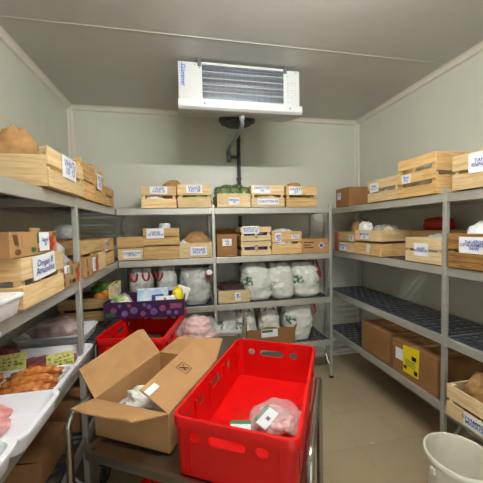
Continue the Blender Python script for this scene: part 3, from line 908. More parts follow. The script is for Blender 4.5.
heap('white plastic bag peaking out of the middle stack of crates', 'plastic_bag', 'bag', 1.58, 2.27, Z2 + 0.135, 0.1, 0.1, 0.15, 'tissue', 74)
heap('clear wrapped produce in the middle stack of crates', 'plastic_bag', 'bag', 1.68, 2.14, Z2 + 0.135, 0.18, 0.2, 0.12, 'film2', 75)
paper_bag('brown paper bag in the upper far crate on the right second shelf', 1.70, 2.5, Z2 + 0.117, 0.2, 0.2, 0.2, 76)
t = thing('wooden_crate', 'crate at the wall side behind the middle stack, red packet on it', 'crate', (1.90, 1.84, Z2), -90, GQ)
for z0 in (0.004, 0.115):
    MB().box(-.16, .16, -.09, -.081, z0, z0 + .095).build('side_slat', 'wx_gold', t, bevel=0.001)
    MB().box(-.16, .16, .061, .07, z0, z0 + .095).build('side_slat', 'wx_gold', t, bevel=0.001)
    for xx in (-.16, .151): MB().box(xx, xx + .009, -.081, .061, z0, z0 + .095).build('end_board', 'wy_gold', t, bevel=0.001)
MB().box(-.15, .15, -.08, .06, 0.19, 0.198).build('lid_board', 'wx_gold', t)
t = thing('red_packet', 'shiny red food packet lying on the crate by the right wall', 'packet', (1.90, 1.84, Z2 + 0.212), -90)
blob('body', (0, 0, 0), (.12, .05, .055), 'tomato', parent=t, amp=0.15, seed=5, sub=3, box=3)
for s in (-1, 1): MB().box(s * .125 - .012, s * .125 + .012, -.045, .045, .018, .022).build('crimped_end', 'tomato', t)
t = thing('yellow_pepper', 'pale yellow vegetable in front of the red packet', 'vegetable', (1.62, 1.96, Z2 + 0.14))
R_crate('pale crate with a two-line note beside the right shelf post', 1.462, 1.745, Z2, 0.168, tone='pale', slats=2, gap=0.016, xf=1.525, notes=[(-0.005, 0.09, 0.115, 0.085, 'SALSIFI\nDOUBLE 30')], group=GQ)
bpy.data.objects.remove(t)
o = tag(blob('squash', (1.64, 2.05, Z2 + 0.135), (.04, .05, .065), 'cheese', amp=0.1, seed=3), 'pale yellow squash standing in the upper crate of the middle stack', 'vegetable')
heap('clear plastic bag inside the pale crate beside the right post', 'plastic_bag', 'bag', 1.68, 1.6, Z2 + 0.012, 0.22, 0.22, 0.17, 'film2', 77)
R_crate('nearest weathered crate on the right second shelf, white note and paper', 1.09, 1.412, Z2, 0.2, tone='weathered', slats=2, gap=0.014, xf=1.52, notes=[(0.0, 0.137, 0.17, 0.09, 'DAUERGE\nGENDARMES 20\nSANS')], group=GQ)
heap('white paper sheets bunched inside the nearest weathered crate', 'paper_sheets', 'paper', 1.66, 1.28, Z2 + 0.012, 0.2, 0.2, 0.25, 'paper', 78)

t = carton('far brown carton on the lowest right shelf', 1.56, 2.13, Z4, 'W', 0.345, 0.36, 0.245, 'card_d', [])
t = carton('near brown carton with a yellow sheet on the lowest right shelf', 1.55, 1.70, Z4, 'W', 0.4, 0.38, 0.245, 'card_d', [(-0.125, 0.15, 0.07, 0.085, '')])
ysh = decal(t, [(-.085, .235), (.065, .252), (.058, .045), (-.082, .04)], 'yellow', 'yellow_sheet', y=-0.006)
for (a, b, c, d) in ((-.002, .155, .04, .03), (-.075, .07, .028, .022), (.02, .06, .03, .03)):
    decal(t, [(a, b), (a + c, b), (a + c, b + d), (a, b + d)], 'black', 'printed_mark', y=-0.0075)
for k in range(4):
    decal(t, [(-.06, .10 + k * .013), (.03, .10 + k * .013), (.03, .104 + k * .013), (-.06, .104 + k * .013)], 'print_green', 'printed_line', y=-0.0075)
R_crate('pale crate with a long note holding a brown paper bag, lowest right shelf', 1.04, 1.355, Z4 + 0.004, 0.185, d=0.34, tone='pale', slats=2, gap=0.018, xf=1.465, notes=[(0.035, 0.05, 0.17, 0.07, 'CHAMPIGNON\nMARRON 60')], cornerh=0.005)
paper_bag('open brown paper bag standing in the pale crate on the lowest right shelf', 1.60, 1.27, Z4 + 0.018, 0.14, 0.14, 0.26, 80)
heap('leafy vegetables in the pale crate on the lowest right shelf', 'leafy_greens', 'vegetable', 1.58, 1.14, Z4 + 0.018, 0.16, 0.14, 0.14, 'veg', 81)

# bucket
t = thing('bucket', 'round off-white plastic bucket on the floor at the right', 'bucket', (1.325, 1.145, 0))
def circ(r, z, n=40): return [(r * math.cos(2 * math.pi * i / n), r * math.sin(2 * math.pi * i / n), z) for i in range(n)]
smooth_angle(MB().loft([circ(.122, 0.0), circ(.126, .004), circ(.149, .30), circ(.1505, .33), circ(.146, .33), circ(.122, .012), circ(.05, .008)]).build('body', 'bucket', t))
smooth_angle(MB().loft([circ(.149, .312), circ(.158, .312), circ(.1605, .318), circ(.1605, .334), circ(.157, .34), circ(.149, .34), circ(.146, .334)], closed=True).build('rim', 'bucket', t))
for s in (-1, 1): MB().box(s * .162 - .006, s * .162 + .006, -.012, .012, .27, .3).build('handle_lug', 'bucket', t, bevel=0.002)
tag(MB().box(1.213, 1.234, 1.688, 1.6925, 0.0002, 0.001).build('paper_scrap', 'paper'), 'tiny white scrap lying on the beige floor tiles', 'scrap').rotation_euler = (0, 0, 0)

# ================================================================== LEFT SHELVES
GL = 'crates on the top shelf of the left wall'
def L_crate(label, y0, y1, z, h, d=0.36, xf=-0.54, **k):
    return crate(label, xf, (y0 + y1) / 2, z, 'E', y1 - y0, d, h, **k)
L_crate('large crate nearest on the left top shelf with a blue handwritten note', 1.29, 1.70, Z1, 0.165, tone='pine', slats=2, gap=0.018, ends=1, endh=0.13, xf=-0.525, notes=[(0.005, 0.115, 0.17, 0.10, 'VHoTs\n10  O')], group=GL, d=0.42)
paper_bag('folded brown paper bag standing in the large crate on the left top shelf', -0.76, 1.56, Z1 + 0.012, 0.2, 0.24, 0.30, 90, lean=(0.0, 0.0), rot=20)
L_crate('upright crate with corner posts second on the left top shelf', 1.73, 1.955, Z1, 0.21, tone='honey', slats=2, gap=0.012, cornerh=0.02, group=GL)
L_crate('crate wrapped in clear plastic with a note on the left top shelf', 1.975, 2.185, Z1, 0.18, tone='honey', slats=2, gap=0.03, notes=[(-0.03, 0.14, 0.11, 0.1, 'POIS\n45')], group=GL, cornerh=0.06)
o = heap('crumpled clear plastic film inside the noted crate on the left top shelf', 'plastic_film', 'bag', -0.66, 2.08, Z1 + 0.012, 0.18, 0.18, 0.19, 'film2', 91)
L_crate('farthest small orange crate on the left top shelf', 2.22, 2.44, Z1, 0.14, tone='honey', slats=2, gap=0.014, group=GL)

GK = 'crates on the second shelf of the left wall'
L_crate('lower of the nearest stacked pair with a big note on the left second shelf', 1.055, 1.38, Z2, 0.175, tone='pine', slats=2, gap=0.02, xf=-0.525, group=GK, d=0.42, notes=[(-0.01, 0.135, 0.175, 0.085, 'Origan 8\nAmandine', -4)])
for zz in (): pass
heap('mixed wrapped produce inside the nearest crate on the left second shelf', 'wrapped_produce', 'vegetable', -0.7, 1.22, Z2 + 0.012, 0.26, 0.25, 0.15, 'tissue', 92)
produce_box('printed tomato box stacked on the nearest crate of the left second shelf', -0.53, 1.175, Z2 + 0.179, 'E', 0.33, 0.38, 0.083, notes=[(0.05, 0.045, 0.075, 0.07, 'Laurel\n25')])
t = carton('printed cardboard box with a red print beside the stacked tomato box', -0.62, 0.93, Z2 + 0.17, 'E', 0.13, 0.3, 0.1, 'card', tape=False)
decal(t, ring_pts(0.0, 0.03, .04, .022), 'tomato', 'tomato_print')
decal(t, ring_pts(-.02, 0.055, .02, .01, 5), 'print_green', 'leaf_print')
L_crate('crate under the red-printed cardboard box on the left second shelf', 0.76, 1.04, Z2, 0.165, tone='gold', slats=1, gap=0, xf=-0.62, d=0.34, group=GK)
produce_box('printed cardboard tray behind the stacked pair on the left second shelf', -0.54, 1.51, Z2, 'E', 0.23, 0.38, 0.1, notes=[(-0.06, 0.085, 0.05, 0.035, '#')])
o = heap('clear plastic bag bulging out of the printed tray on the left second shelf', 'plastic_bag', 'bag', -0.68, 1.52, Z2 + 0.012, 0.22, 0.19, 0.2, 'film2', 93)
crate('golden crate at the wall behind the bulging plastic bag', -0.86, 1.66, Z2, 'E', 0.4, 0.16, 0.2, tone='gold', slats=1, gap=0, group=GK)
produce_box('printed fruit tray just behind the left shelf post', -0.54, 1.84, Z2, 'E', 0.24, 0.38, 0.115, notes=[(0.02, 0.06, 0.05, 0.085, 'II\n6')])
L_crate('low pale crate behind the printed tray on the left second shelf', 1.98, 2.15, Z2, 0.12, tone='pine', slats=1, gap=0, xf=-0.545, group=GK, cornerh=0.0)
crate('golden crate resting on the printed tray behind the left post', -0.56, 1.94, Z2 + 0.123, 'E', 0.4, 0.34, 0.075, tone='gold', slats=1, gap=0, group=GK)
L_crate('dark honey crate with a small upright note before the corner', 2.17, 2.5, Z2, 0.2, tone='honey', slats=2, gap=0.012, xf=-0.57, group=GK, notes=[(-0.08, 0.15, 0.07, 0.085, 'Mg\n43')])
o = tag(blob('cling_wrapped_bowl', (-0.68, 1.83, Z2 + 0.215), (.07, .06, .05), 'film2', amp=0.05, seed=2), 'clear wrapped bowl on top of the golden crate behind the left post', 'bowl')

# left, third tier: orange crates at the far end
GO = 'crates on the third shelf of the left wall'
crate('crate of oranges at the far end of the left third shelf', -0.745, 2.30, Z3 + 0.004, 'S', 0.36, 0.32, 0.18, tone='gold', slats=2, gap=0.022, group=GO)
heap('dark leafy bed of produce under the oranges', 'leafy_greens', 'vegetable', -0.78, 2.47, Z3 + 0.018, 0.3, 0.26, 0.17, 'dirt', 95)
for k, (ox, oy, oz, r, lab) in enumerate(((-0.66, 2.35, 0.992, .032, 'left'), (-0.605, 2.36, 0.985, .034, 'right'), (-0.63, 2.41, 1.0, .03, 'rear'))):
    tag(blob('orange', (ox, oy, oz - r), (r, r, r), 'orange', amp=0.02, seed=k, flat=False), '%s orange of the three in the crate on the left third shelf' % lab, 'fruit', 'oranges in the crate').location = (ox, oy, oz)
heap('green leaves behind the oranges on the left third shelf', 'leafy_greens', 'vegetable', -0.66, 2.54, Z3 + 0.12, 0.2, 0.12, 0.14, 'leaf', 96)
o = crate('upright pale crate end with a note beside the oranges', -0.488, 2.215, 1.0175, 'E', 0.2, 0.04, 0.1, tone='pale', slats=1, gap=0, notes=[(-0.03, 0.045, 0.1, 0.07, 'BIO\n12')], group=GO)
bpy.data.objects.remove(o) if False else None

# foam trays with meat
def foam_tray(label, x, y, z, w, d, h=0.05, rot=0.0, group='white foam meat trays on the left shelf', tilt=0.0):
    t = thing('foam_tray', label, 'tray', (x, y, z), rot, group)
    t.rotation_euler = (math.radians(tilt), 0, math.radians(rot))
    r = 0.035
    smooth_angle(MB().loft([rr(w - .05, d - .05, r * .7, 0), rr(w - .035, d - .035, r * .8, .006), rr(w - .016, d - .016, r, h - .010), rr(w, d, r * 1.1, h - .007), rr(w, d, r * 1.1, h),
                rr(w - .028, d - .028, r, h), rr(w - .085, d - .085, r * .8, .009), rr(w - .10, d - .10, r * .6, .007)]).build('body', 'foam', t), 50)
    return t
foam_tray('foam tray farthest back on the left, pale pink joint in it', -0.80, 1.985, Z3 + 0.002, 0.40, 0.29, 0.065)
t = thing('meat_joint', 'large pale pink joint of meat in the farthest foam tray', 'meat', (-0.80, 1.985, Z3 + 0.012))
blob('meat', (0, 0, 0), (.13, .085, .075), 'paste', parent=t, amp=0.18, freq=2.2, seed=3, sub=4)
blob('wrapping', (0, 0, 0), (.14, .095, .08), 'film', parent=t, amp=0.2, freq=2.2, seed=3, sub=4)
foam_tray('foam tray of dark red sliced meat behind the yellow tags', -0.735, 1.545, Z3 + 0.012, 0.46, 0.29, 0.06)
random.seed(2)
for k in range(7):
    x = -0.90 + 0.048 * k
    o = blob('meat_slice', (x + 0.02, 1.545 + 0.01 * (k % 2), Z3 + 0.026), (.038, .09, .02), 'redmeat', rot=random.uniform(-12, 12), amp=0.15, freq=2, seed=k, sub=3)
    tag(o, 'dark red meat slice, %s from the wall in the tray behind the yellow tags' % ['first', 'second', 'third', 'fourth', 'fifth', 'sixth', 'seventh'][k], 'meat', 'dark red slices in the foam tray')
tag(blob('meat_pile', (-0.86, 1.53, Z3 + 0.04), (.07, .065, .06), 'redmeat', amp=0.25, seed=77, sub=4), 'mound of red meat at the wall side behind the left yellow tag', 'meat')
t = foam_tray('foam tray of orange marinated skewers', -0.72, 1.25, Z3 + 0.035, 0.46, 0.27, 0.06)
sk = [(-0.845, 1.19, 7), (-0.85, 1.25, -5), (-0.84, 1.315, 4), (-0.615, 1.20, 9), (-0.62, 1.255, 5), (-0.63, 1.315, 12)]
nm = ['left front', 'left middle', 'left rear', 'right front', 'right middle', 'right rear']
for k, (x, y, r) in enumerate(sk):
    s = thing('marinated_skewer', 'orange marinated meat skewer, %s in its foam tray' % nm[k], 'meat', (x, y, Z3 + 0.052 + 0.006 * (k % 3)), r, 'marinated skewers in the foam tray')
    blob('meat', (0, 0, 0), (.092, .026, .036), 'marinade', parent=s, amp=0.3, freq=3.0, seed=20 + k, sub=4)
    MB().tube([(-.12, 0, .02), (.12, 0, .02)], 0.0022, 6).build('stick', 'wx_pale', s)
foam_tray('foam tray with a few pink chops, second nearest on the left', -0.665, 0.985, Z3 + 0.065, 0.44, 0.26, 0.062)
for k, (x, y, r) in enumerate(((-0.605, 0.97, 20), (-0.62, 1.02, -15), (-0.68, 1.03, 5))):
    tag(blob('pork_chop', (x, y, Z3 + 0.078 + 0.014 * k), (.06, .042, .026), 'rose', rot=r, amp=0.15, seed=40 + k, sub=4), '%s pink chop of the pile in the second nearest tray' % ['lowest', 'topmost', 'rear'][k], 'meat', 'pink chops in the foam tray')
foam_tray('nearest foam tray at the bottom left corner', -0.64, 0.70, Z3 + 0.10, 0.42, 0.25, 0.06)
tag(blob('meat_pile', (-0.69, 0.7, Z3 + 0.115), (.09, .06, .03), 'rose', amp=0.2, seed=44, sub=4), 'pink sliced meat in the nearest foam tray', 'meat')
foam_tray('deep white foam tray jutting from the left second shelf', -0.69, 0.905, Z2 + 0.002, 0.36, 0.30, 0.065).location = (-0.685, 0.9, Z2 + 0.002)

def price_tag(label, x, y, z, w, h, lean):
    t = thing('price_tag', label, 'sign', (x, y, z), 0, 'yellow tags standing in the meat trays')
    c = MB().box(-w / 2, w / 2, -0.001, 0.001, 0, h).build('card', 'tag', t)
    c.rotation_euler = (math.radians(-18), math.radians(lean), 0)
    mb = MB()
    random.seed(int(x * 100))
    for r in range(3):
        for k in range(5):
            if random.random() < .75:
                a = -w * .38 + k * w * .17; b = h * (.3 + .2 * r)
                mb.box(a, a + w * .1 * random.random() + .003, -0.0018, -0.001, b, b + h * .05)
    o = mb.build('writing', 'black', c)
    MB().box(-0.004, 0.004, -0.002, 0.0, -0.02, 0.002).build('spike', 'foam', t)
    return t
price_tag('yellow green tag on the right between the dark meat and the skewers', -0.568, 1.408, Z3 + 0.062, 0.115, 0.075, -8)
price_tag('yellow green tag at the left edge between the dark meat and the skewers', -0.768, 1.40, Z3 + 0.085, 0.13, 0.072, -4)

# left, lowest tier
t = carton('low open cardboard box on the lowest left shelf under the foam trays', -0.635, 1.475, Z4, 'E', 0.26, 0.34, 0.115, 'card_d', open_top=True, tilt=-3)
MB().add([(-.128, 0.001, .116), (.128, .001, .116), (.128, .12, .135), (-.128, .15, .13), (-.128, 0.001, .12), (.128, .001, .12), (.128, .12, .139), (-.128, .15, .134)],
         [(0, 1, 2, 3), (4, 7, 6, 5), (0, 4, 5, 1), (1, 5, 6, 2), (2, 6, 7, 3), (3, 7, 4, 0)]).build('flap', 'card_d', t)
carton('closed brown box deeper on the lowest left shelf', -0.60, 1.82, Z4, 'E', 0.26, 0.32, 0.18, 'card_d')

# ================================================================== TROLLEYS
def trolley(label, p0, ang, W, Lr, ztop, platform=0.70, near=-0.06, vl=-0.005, zl=None):
    """local x across (v), local y along the side rails (u); p0 = near-left platform corner"""
    t = thing('steel_trolley', label, 'trolley', (p0[0], p0[1], 0), -ang)
    r = 0.0135
    for nm_, x in (('left', vl), ('right', W + 0.005)):
        y0, y1 = near, Lr
        if nm_ == 'left' and zl: zr, ztop = ztop, zl
        elif zl: ztop = zr
        rb = 0.055
        pts = [(x, y0, 0.10), (x, y0, ztop - rb)]
        for k in range(1, 7):
            a = math.radians(90 * k / 6)
            pts.append((x, y0 + rb * (1 - math.cos(a)), ztop - rb + rb * math.sin(a)))
        pts.append((x, y1 - rb, ztop))
        for k in range(1, 7):
            a = math.radians(90 * k / 6)
            pts.append((x, y1 - rb + rb * math.sin(a), ztop - rb + rb * math.cos(a)))
        pts.append((x, y1, 0.10))
        MB().tube(pts, r, 14).build('side_frame', 'tube', t, smooth=True)
    for z in (platform, 0.22):
        w2, l2 = W - 0.035, Lr - near - 0.01
        cx, cy = W / 2, (Lr + near) / 2
        smooth_angle(MB().loft([rr(w2, l2, .02, z - 0.03, 5, cx, cy), rr(w2, l2, .02, z + 0.0, 5, cx, cy), rr(w2 - .03, l2 - .03, .02, z, 5, cx, cy), rr(w2 - .05, l2 - .05, .02, z - .010, 5, cx, cy),
                   ]).build('platform', 'steel', t))
    for x in (0.0, W):
        for y in (near, Lr):
            o = MB().tube([(x - .012, y, .05), (x + .012, y, .05)], .048, 18).build('castor', 'foot', t, smooth=False)
            MB().box(x - .018, x + .018, y - .02, y + .02, .05, .105).build('castor_fork', 'tube', o)
    return t
A1 = 29.5
P1 = (-0.408, 1.107)
def w1(u, v, z=0.0):
    a = math.radians(A1)
    return (P1[0] + u * math.sin(a) + v * math.cos(a), P1[1] + u * math.cos(a) - v * math.sin(a), z)
trolley('stainless steel trolley carrying the open carton and the big red crate', w1(-0.0, 0.0)[:2], A1, 0.825, 0.475, 0.862, 0.70, 0.0, -0.036, 0.832)

def euro_crate(label, loc, rot, w, L, h, group=None):
    """red stackable meat crate: origin at near-left bottom corner, w along local x, L along local y"""
    t = thing('red_plastic_crate', label, 'crate', loc, rot, group)
    cx, cy = w / 2, L / 2
    tp = 0.012   # taper
    th = 0.004
    body = MB().loft([rr(w - tp * 2, L - tp * 2, .03, 0, 6, cx, cy), rr(w - .014, L - .014, .03, h, 6, cx, cy), rr(w - .014 - 2 * th, L - .014 - 2 * th, .027, h, 6, cx, cy), rr(w - tp * 2 - 2 * th, L - tp * 2 - 2 * th, .027, th, 6, cx, cy)]).build('body', 'red', t)
    cut = MB()
    def slot(c, hw, hz, axis):
        lp = []
        for q in range(16):
            a = 2 * math.pi * q / 16
            s_x = math.cos(a); s_z = math.sin(a)
            px = c + (hw - hz) * (1 if s_x > 0 else -1) * (0 if hw <= hz else 1) + hz * s_x
            pz = zc + hz * s_z
            lp.append((px, pz))
        return lp
    zc = h - 0.062
    for c, hw in ((w * .20, .018), (w * .46, .062), (w * .73, .02)):
        lp = slot(c, hw, .016, 'x')
        for y0, y1 in ((-0.03, 0.05), (L - .05, L + .03)):
            cut.loft([[(a, y0, b) for a, b in lp], [(a, y1, b) for a, b in lp]])
    for c, hw in ((L * .13, .02), (L * .30, .02), (L * .52, .05), (L * .74, .02)):
        lp = slot(c, hw, .016, 'y')
        for x0, x1 in ((-0.03, 0.05), (w - .05, w + .03)):
            cut.loft([[(x0, a, b) for a, b in lp], [(x1, a, b) for a, b in lp]])
    co = cut.build('cutter', 'red')
    co.parent = t
    md = body.modifiers.new('cut', 'BOOLEAN')
    md.object = co
    md.operation = 'DIFFERENCE'
    md.solver = 'EXACT'
    bpy.context.view_layer.update()
    me = bpy.data.meshes.new_from_object(body.evaluated_get(bpy.context.evaluated_depsgraph_get()))
    body.modifiers.clear()
    body.data = me
    bpy.data.objects.remove(co)
    smooth_angle(body, 40)
    # thick rolled rim
    smooth_angle(MB().loft([rr(w - .016, L - .016, .03, h - .036, 8, cx, cy), rr(w, L, .036, h - .034, 8, cx, cy), rr(w, L, .036, h - .003, 8, cx, cy), rr(w - .004, L - .004, .034, h, 8, cx, cy), rr(w - .022, L - .022, .026, h + 0.0005, 8, cx, cy), rr(w - .022, L - .022, .026, h - .004, 8, cx, cy)], False, False, closed=True).build('rim', 'red', t), 40)
    for i, f in enumerate((.14, .86)):
        x = w * f
        MB().box(x - .003, x + .003, 0.004, 0.02, 0.012, h - .034).build('rib', 'red', t, bevel=.001)
    for f in (.08, .22, .41, .63, .85, .94):
        y = L * f
        for xa in (0.006, w - .02):
            MB().box(xa, xa + .014, y - .003, y + .003, 0.06, h - .034).build('rib', 'red', t, bevel=.001)
    return t
c0 = w1(0.012, 0.388, 0.7012)
euro_crate('big bright red plastic crate in the foreground with a meat pack inside', c0, -A1, 0.415, 0.675, 0.198)

# meat packs in the big red crate
def meat_pack(label, loc, rot, r, seed, lw):
    t = thing('meat_pack', label, 'packet', loc, rot, 'vacuum packs in the big red crate')
    blob('meat', (0, 0, .004), (r[0] * .72, r[1] * .8, r[2] * .8), 'pink', parent=t, amp=0.3, freq=2.6, seed=seed, sub=4, rot=0)
    blob('fat_piece', (-.02, .03, .012), (r[0] * .4, r[1] * .4, r[2] * .8), 'redmeat', parent=t, amp=0.25, freq=2.6, seed=seed + 3, sub=3)
    blob('film', (0, 0, 0), (r[0] * 1.05, r[1] * 1.05, r[2]), 'film', parent=t, amp=0.2, freq=2.6, seed=seed, sub=4, box=2.6)
    n = MB().box(-lw / 2, lw / 2, -lw * .33, lw * .33, 0, .0015).build('label_sheet', 'paper', t)
    n.location = (-r[0] * .5, -r[1] * .05, r[2] * 1.42)
    n.rotation_euler = (math.radians(14), math.radians(-14), math.radians(14))
    MB().box(-lw / 2, lw / 2, lw * .18, lw * .34, .0016, .002).build('green_header', 'print_green', n)
    MB().box(-lw * .1, lw * .08, -lw * .2, -lw * .02, .0016, .002).build('black_mark', 'black', n)
    return t
p = w1(0.315, 0.388 + 0.285, 0.7075)
meat_pack('clear vacuum pack of pink meat with a white and green label', p, 20, (.10, .085, .045), 5, .085)
p = w1(0.235, 0.388 + 0.175, 0.7075)
t = thing('meat_pack', 'small pack lying beside the larger vacuum pack, mostly its label showing', 'packet', p, -20, 'vacuum packs in the big red crate')
blob('meat', (0, 0, 0), (.04, .03, .018), 'pink', parent=t, amp=0.3, seed=8)
blob('film', (0, 0, 0), (.055, .045, .025), 'film', parent=t, amp=0.3, seed=8, freq=3)
n = MB().box(-.04, .04, -.027, .027, 0, .0015).build('label_sheet', 'paper', t); n.location = (-.01, -.005, .036); n.rotation_euler = (math.radians(25), math.radians(-5), math.radians(0))
MB().box(-.04, .04, .012, .027, .0016, .002).build('green_header', 'print_green', n)
tag(blob('paper_scrap', w1(0.10, 0.388 + 0.055, 0.7065), (.022, .015, .02), 'tissue', amp=.4, seed=9, freq=4), 'crumpled white scrap in the left front corner of the big red crate', 'scrap')

# open carton on the trolley
t = thing('open_carton', 'open brown carton with raised flaps beside the big red crate', 'box', w1(0.085, 0.0, 0.7012), -A1)
W_, D_, H_ = 0.335, 0.44, 0.145
th = 0.004
smooth_angle(MB().loft([rr(W_, D_, .002, 0, 1, W_ / 2, D_ / 2), rr(W_, D_, .002, H_, 1, W_ / 2, D_ / 2), rr(W_ - 2 * th, D_ - 2 * th, .002, H_, 1, W_ / 2, D_ / 2), rr(W_ - 2 * th, D_ - 2 * th, .002, th, 1, W_ / 2, D_ / 2)]).build('body', 'card', t), 30)
def flap(name, pts, m='card'):
    """pts in local (x=v, y=u, z) of the trolley frame; slab with thickness"""
    P = [Vector((q[1], q[0] - 0.085, q[2] - 0.7012)) for q in pts]
    n = (P[1] - P[0]).cross(P[-1] - P[0]).normalized() * 0.0022
    return MB().loft([[tuple(p - n) for p in P], [tuple(p + n) for p in P]]).build(name, m, t)
zt = 0.845
flap('front_flap', [(.087, 0.0, zt), (.087, .333, zt), (-.035, .305, .897), (-.045, .285, .895), (-.05, .27, .905), (-.062, .20, .905), (-.064, .12, .905), (-.055, .045, .90)])
flap('left_flap', [(.087, 0.002, zt), (.523, 0.002, zt), (.53, -.10, .955), (.50, -.115, .96), (.16, -.155, .905)])
rf = flap('right_flap', [(.523, .333, zt), (.087, .333, zt), (.10, .205, .905), (.30, .195, .905), (.56, .18, .905)])
flap('back_flap', [(.523, 0.004, zt), (.523, .331, zt), (.64, .32, .905), (.60, .075, .905)])
# diamond symbol and sticker on the folded-in right flap
A, B, C = Vector((.333, .438, zt - .7012)), Vector((.333, .002, zt - .7012)), Vector((.205, .015, .905 - .7012))
ex = (B - A).normalized(); nn = ex.cross(C - B).normalized(); ey = nn.cross(ex) * -1
if nn.z < 0: nn = -nn
ctr = A + ex * 0.195 + (C - B).normalized() * 0.085 + nn * 0.0032
ey = (C - B).normalized()
ey = (ey - ex * ey.dot(ex)).normalized()
F = Matrix((( ex.x, ey.x, nn.x, ctr.x), (ex.y, ey.y, nn.y, ctr.y), (ex.z, ey.z, nn.z, ctr.z), (0, 0, 0, 1)))
mb = MB()
s = 0.027
sqp = [(-s, -s), (s, -s), (s, s), (-s, s)]
for (a, b) in zip(sqp, sqp[1:] + sqp[:1]):
    a, b = Vector(a + (0,)), Vector(b + (0,))
    d = (b - a).normalized(); q = Vector((-d.y, d.x, 0)) * 0.0012
    mb.add([a - q, b - q, b + q, a + q], [(0, 1, 2, 3)])
for (a, b, wd) in (((-.017, -.017), (.017, .017), .0026), ((-.016, .016), (.014, -.014), .0014), ((-.002, -.018), (.015, .0), .0012)):
    a, b = Vector(a + (0,)), Vector(b + (0,))
    d = (b - a).normalized(); q = Vector((-d.y, d.x, 0)) * wd
    mb.add([a - q, b - q, b + q, a + q], [(0, 1, 2, 3)])
o = mb.build('printed_symbol', 'black', t); o.matrix_local = F
o = MB().box(-.035, .03, -.012, .014, 0, .001).build('torn_sticker', 'paper', t)
o.matrix_local = F @ Matrix.Translation((0.205, 0.025, 0))
tag(blob('crumpled_film', w1(0.225, 0.16, 0.708), (.14, .10, .066), 'tissue', rot=-30, amp=0.28, freq=3.0, seed=12, sub=5), 'crumpled white plastic film inside the open carton', 'film')

# red crate on the lower tier of the trolley
euro_crate('red plastic crate on the lower tier of the steel trolley', w1(0.02, 0.10, 0.2215), -A1, 0.40, 0.43, 0.2)

# second trolley behind, with another red crate, the plum box and the bag of meat
A2 = 13.0
P2 = (-0.508, 1.78)
def w2(u, v, z=0.0):
    a = math.radians(A2)
    return (P2[0] + u * math.sin(a) + v * math.cos(a), P2[1] + u * math.cos(a) - v * math.sin(a), z)
trolley('second steel trolley behind the first, under the plum-printed box', P2, A2, 0.84, 0.52, 0.862, 0.70, 0.0, -0.022)
c = w2(-0.085, 0.012, 0.7012)
euro_crate('red plastic crate behind the carton with the plum-printed box on it', (c[0], c[1], c[2]), -A2, 0.40, 0.60, 0.198)
tag(blob('netted_produce', w2(0.15, 0.22, 0.708), (.13, .14, .06), 'dirt', amp=.3, seed=17, freq=3.5, sub=4), 'dark shiny packed produce inside the rear red crate', 'vegetable')

t = thing('plum_printed_box', 'purple fruit box printed with plums, resting on the rear red crate', 'box', (-0.28, 2.02, 0.9005), -3)
bw, bd, bh = 0.53, 0.31, 0.115
MB().loft([rr(bw, bd, .003, 0, 1, 0, bd / 2), rr(bw, bd, .003, bh, 1, 0, bd / 2), rr(bw - .01, bd - .01, .003, bh, 1, 0, bd / 2), rr(bw - .01, bd - .01, .003, .005, 1, 0, bd / 2)]).build('body', 'plum', t)
random.seed(9)
for k, (x, z, r) in enumerate(((-.2, .06, .02), (-.13, .035, .022), (-.07, .055, .024), (-.01, .03, .018), (.03, .075, .016), (.06, .04, .024), (.12, .06, .022), (.16, .03, .016), (.0, .09, .012), (-.1, .09, .014), (.21, .025, .014), (-.16, .09, .012))):
    decal(t, ring_pts(x, z, r, r), 'plum_dot' if k % 3 else 'plum_red', 'plum_print', y=-0.0012 - 0.0002 * k)
decal(t, [(.17, .055), (.25, .055), (.25, .09), (.17, .09)], 'plum_red', 'pink_panel', y=-0.004)
decal(t, [(-.255, .02), (-.19, .02), (-.19, .045), (-.255, .045)], 'print_green', 'green_panel', y=-0.004)
zp = 0.9065
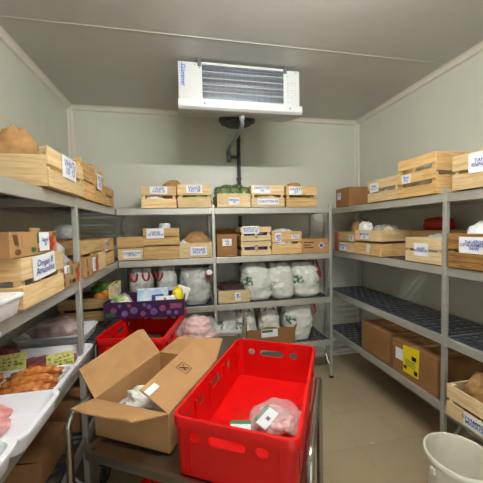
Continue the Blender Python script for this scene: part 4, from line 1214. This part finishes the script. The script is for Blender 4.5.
def pack(label, x, y, z, size, m, rot=(0, 0, 0), extra=None, name='food_packet', cat='packet'):
    t = thing(name, label, cat, (x, y, z))
    t.rotation_euler = tuple(math.radians(a) for a in rot)
    w, d, h = size
    MB().box(-w / 2, w / 2, -d / 2, d / 2, 0, h).build('body', m, t, bevel=min(size) * .25)
    if extra:
        for k, (a, b, c, e, mm) in enumerate(extra):
            MB().box(a * w, b * w, -d / 2 - .0012 - .0002 * k, -d / 2 - .0002, c * h, e * h).build('printed_panel', mm, t)
    return t
t = thing('wrapped_bread', 'clear wrapped pale bread at the left of the plum box', 'packet', (-0.45, 2.12, zp))
blob('bread', (0, 0, 0), (.07, .06, .075), 'cheese', parent=t, amp=.2, seed=1, sub=4)
blob('wrapping', (0, 0, 0), (.08, .07, .085), 'film', parent=t, amp=.25, seed=1, sub=4)
blob('lettuce_leaf', (-.01, -.02, .1), (.04, .03, .02), 'lettuce', parent=t, amp=.3, seed=2)
pack('blue and white printed food packet leaning in the plum box', -0.235, 2.07, zp, (.16, .03, .135), 'blue', (-14, 0, 4), [(-.5, -.02, .62, 1, 'cyan'), (-.3, 0.1, .3, .6, 'packorange'), (.15, .5, .2, .9, 'paper')])
pack('pale blue packet standing behind in the plum box', -0.24, 2.16, zp, (.22, .035, .165), 'cyan', (-10, 0, 0))
pack('orange and white packet in the plum box', -0.13, 2.08, zp, (.11, .03, .12), 'paper', (-12, 0, -3), [(-.5, -.1, .1, .9, 'packorange'), (.1, .5, .5, .75, 'blue')])
tag(blob('cheese_wedge', (-0.06, 2.13, zp), (.045, .05, .1), 'yellow', amp=.15, seed=4, sub=3), 'yellow wrapped cheese at the right of the plum box', 'packet')
pack('white packet leaning at the right end of the plum box', -0.075, 2.2, zp, (.1, .03, .17), 'tissue', (0, 22, 0))

t = thing('meat_bag', 'clear bag of pink meat on the rear steel trolley', 'bag', (0.07, 1.93, 0.7012), 8)
for k, (x, y, z) in enumerate(((-.05, 0, 0), (.05, .01, 0), (-.03, -.02, .05), (.045, .0, .05), (0, -.01, .10), (.01, .03, .135))):
    blob('meat_piece', (x, y, z), (.085, .075, .034), 'pink', parent=t, amp=.12, seed=k + 60, sub=4, freq=2.5)
blob('bag_film', (0, 0, 0), (.15, .12, .118), 'film', parent=t, amp=.16, freq=3.0, seed=66, sub=5)
print('objects', len(bpy.data.objects))
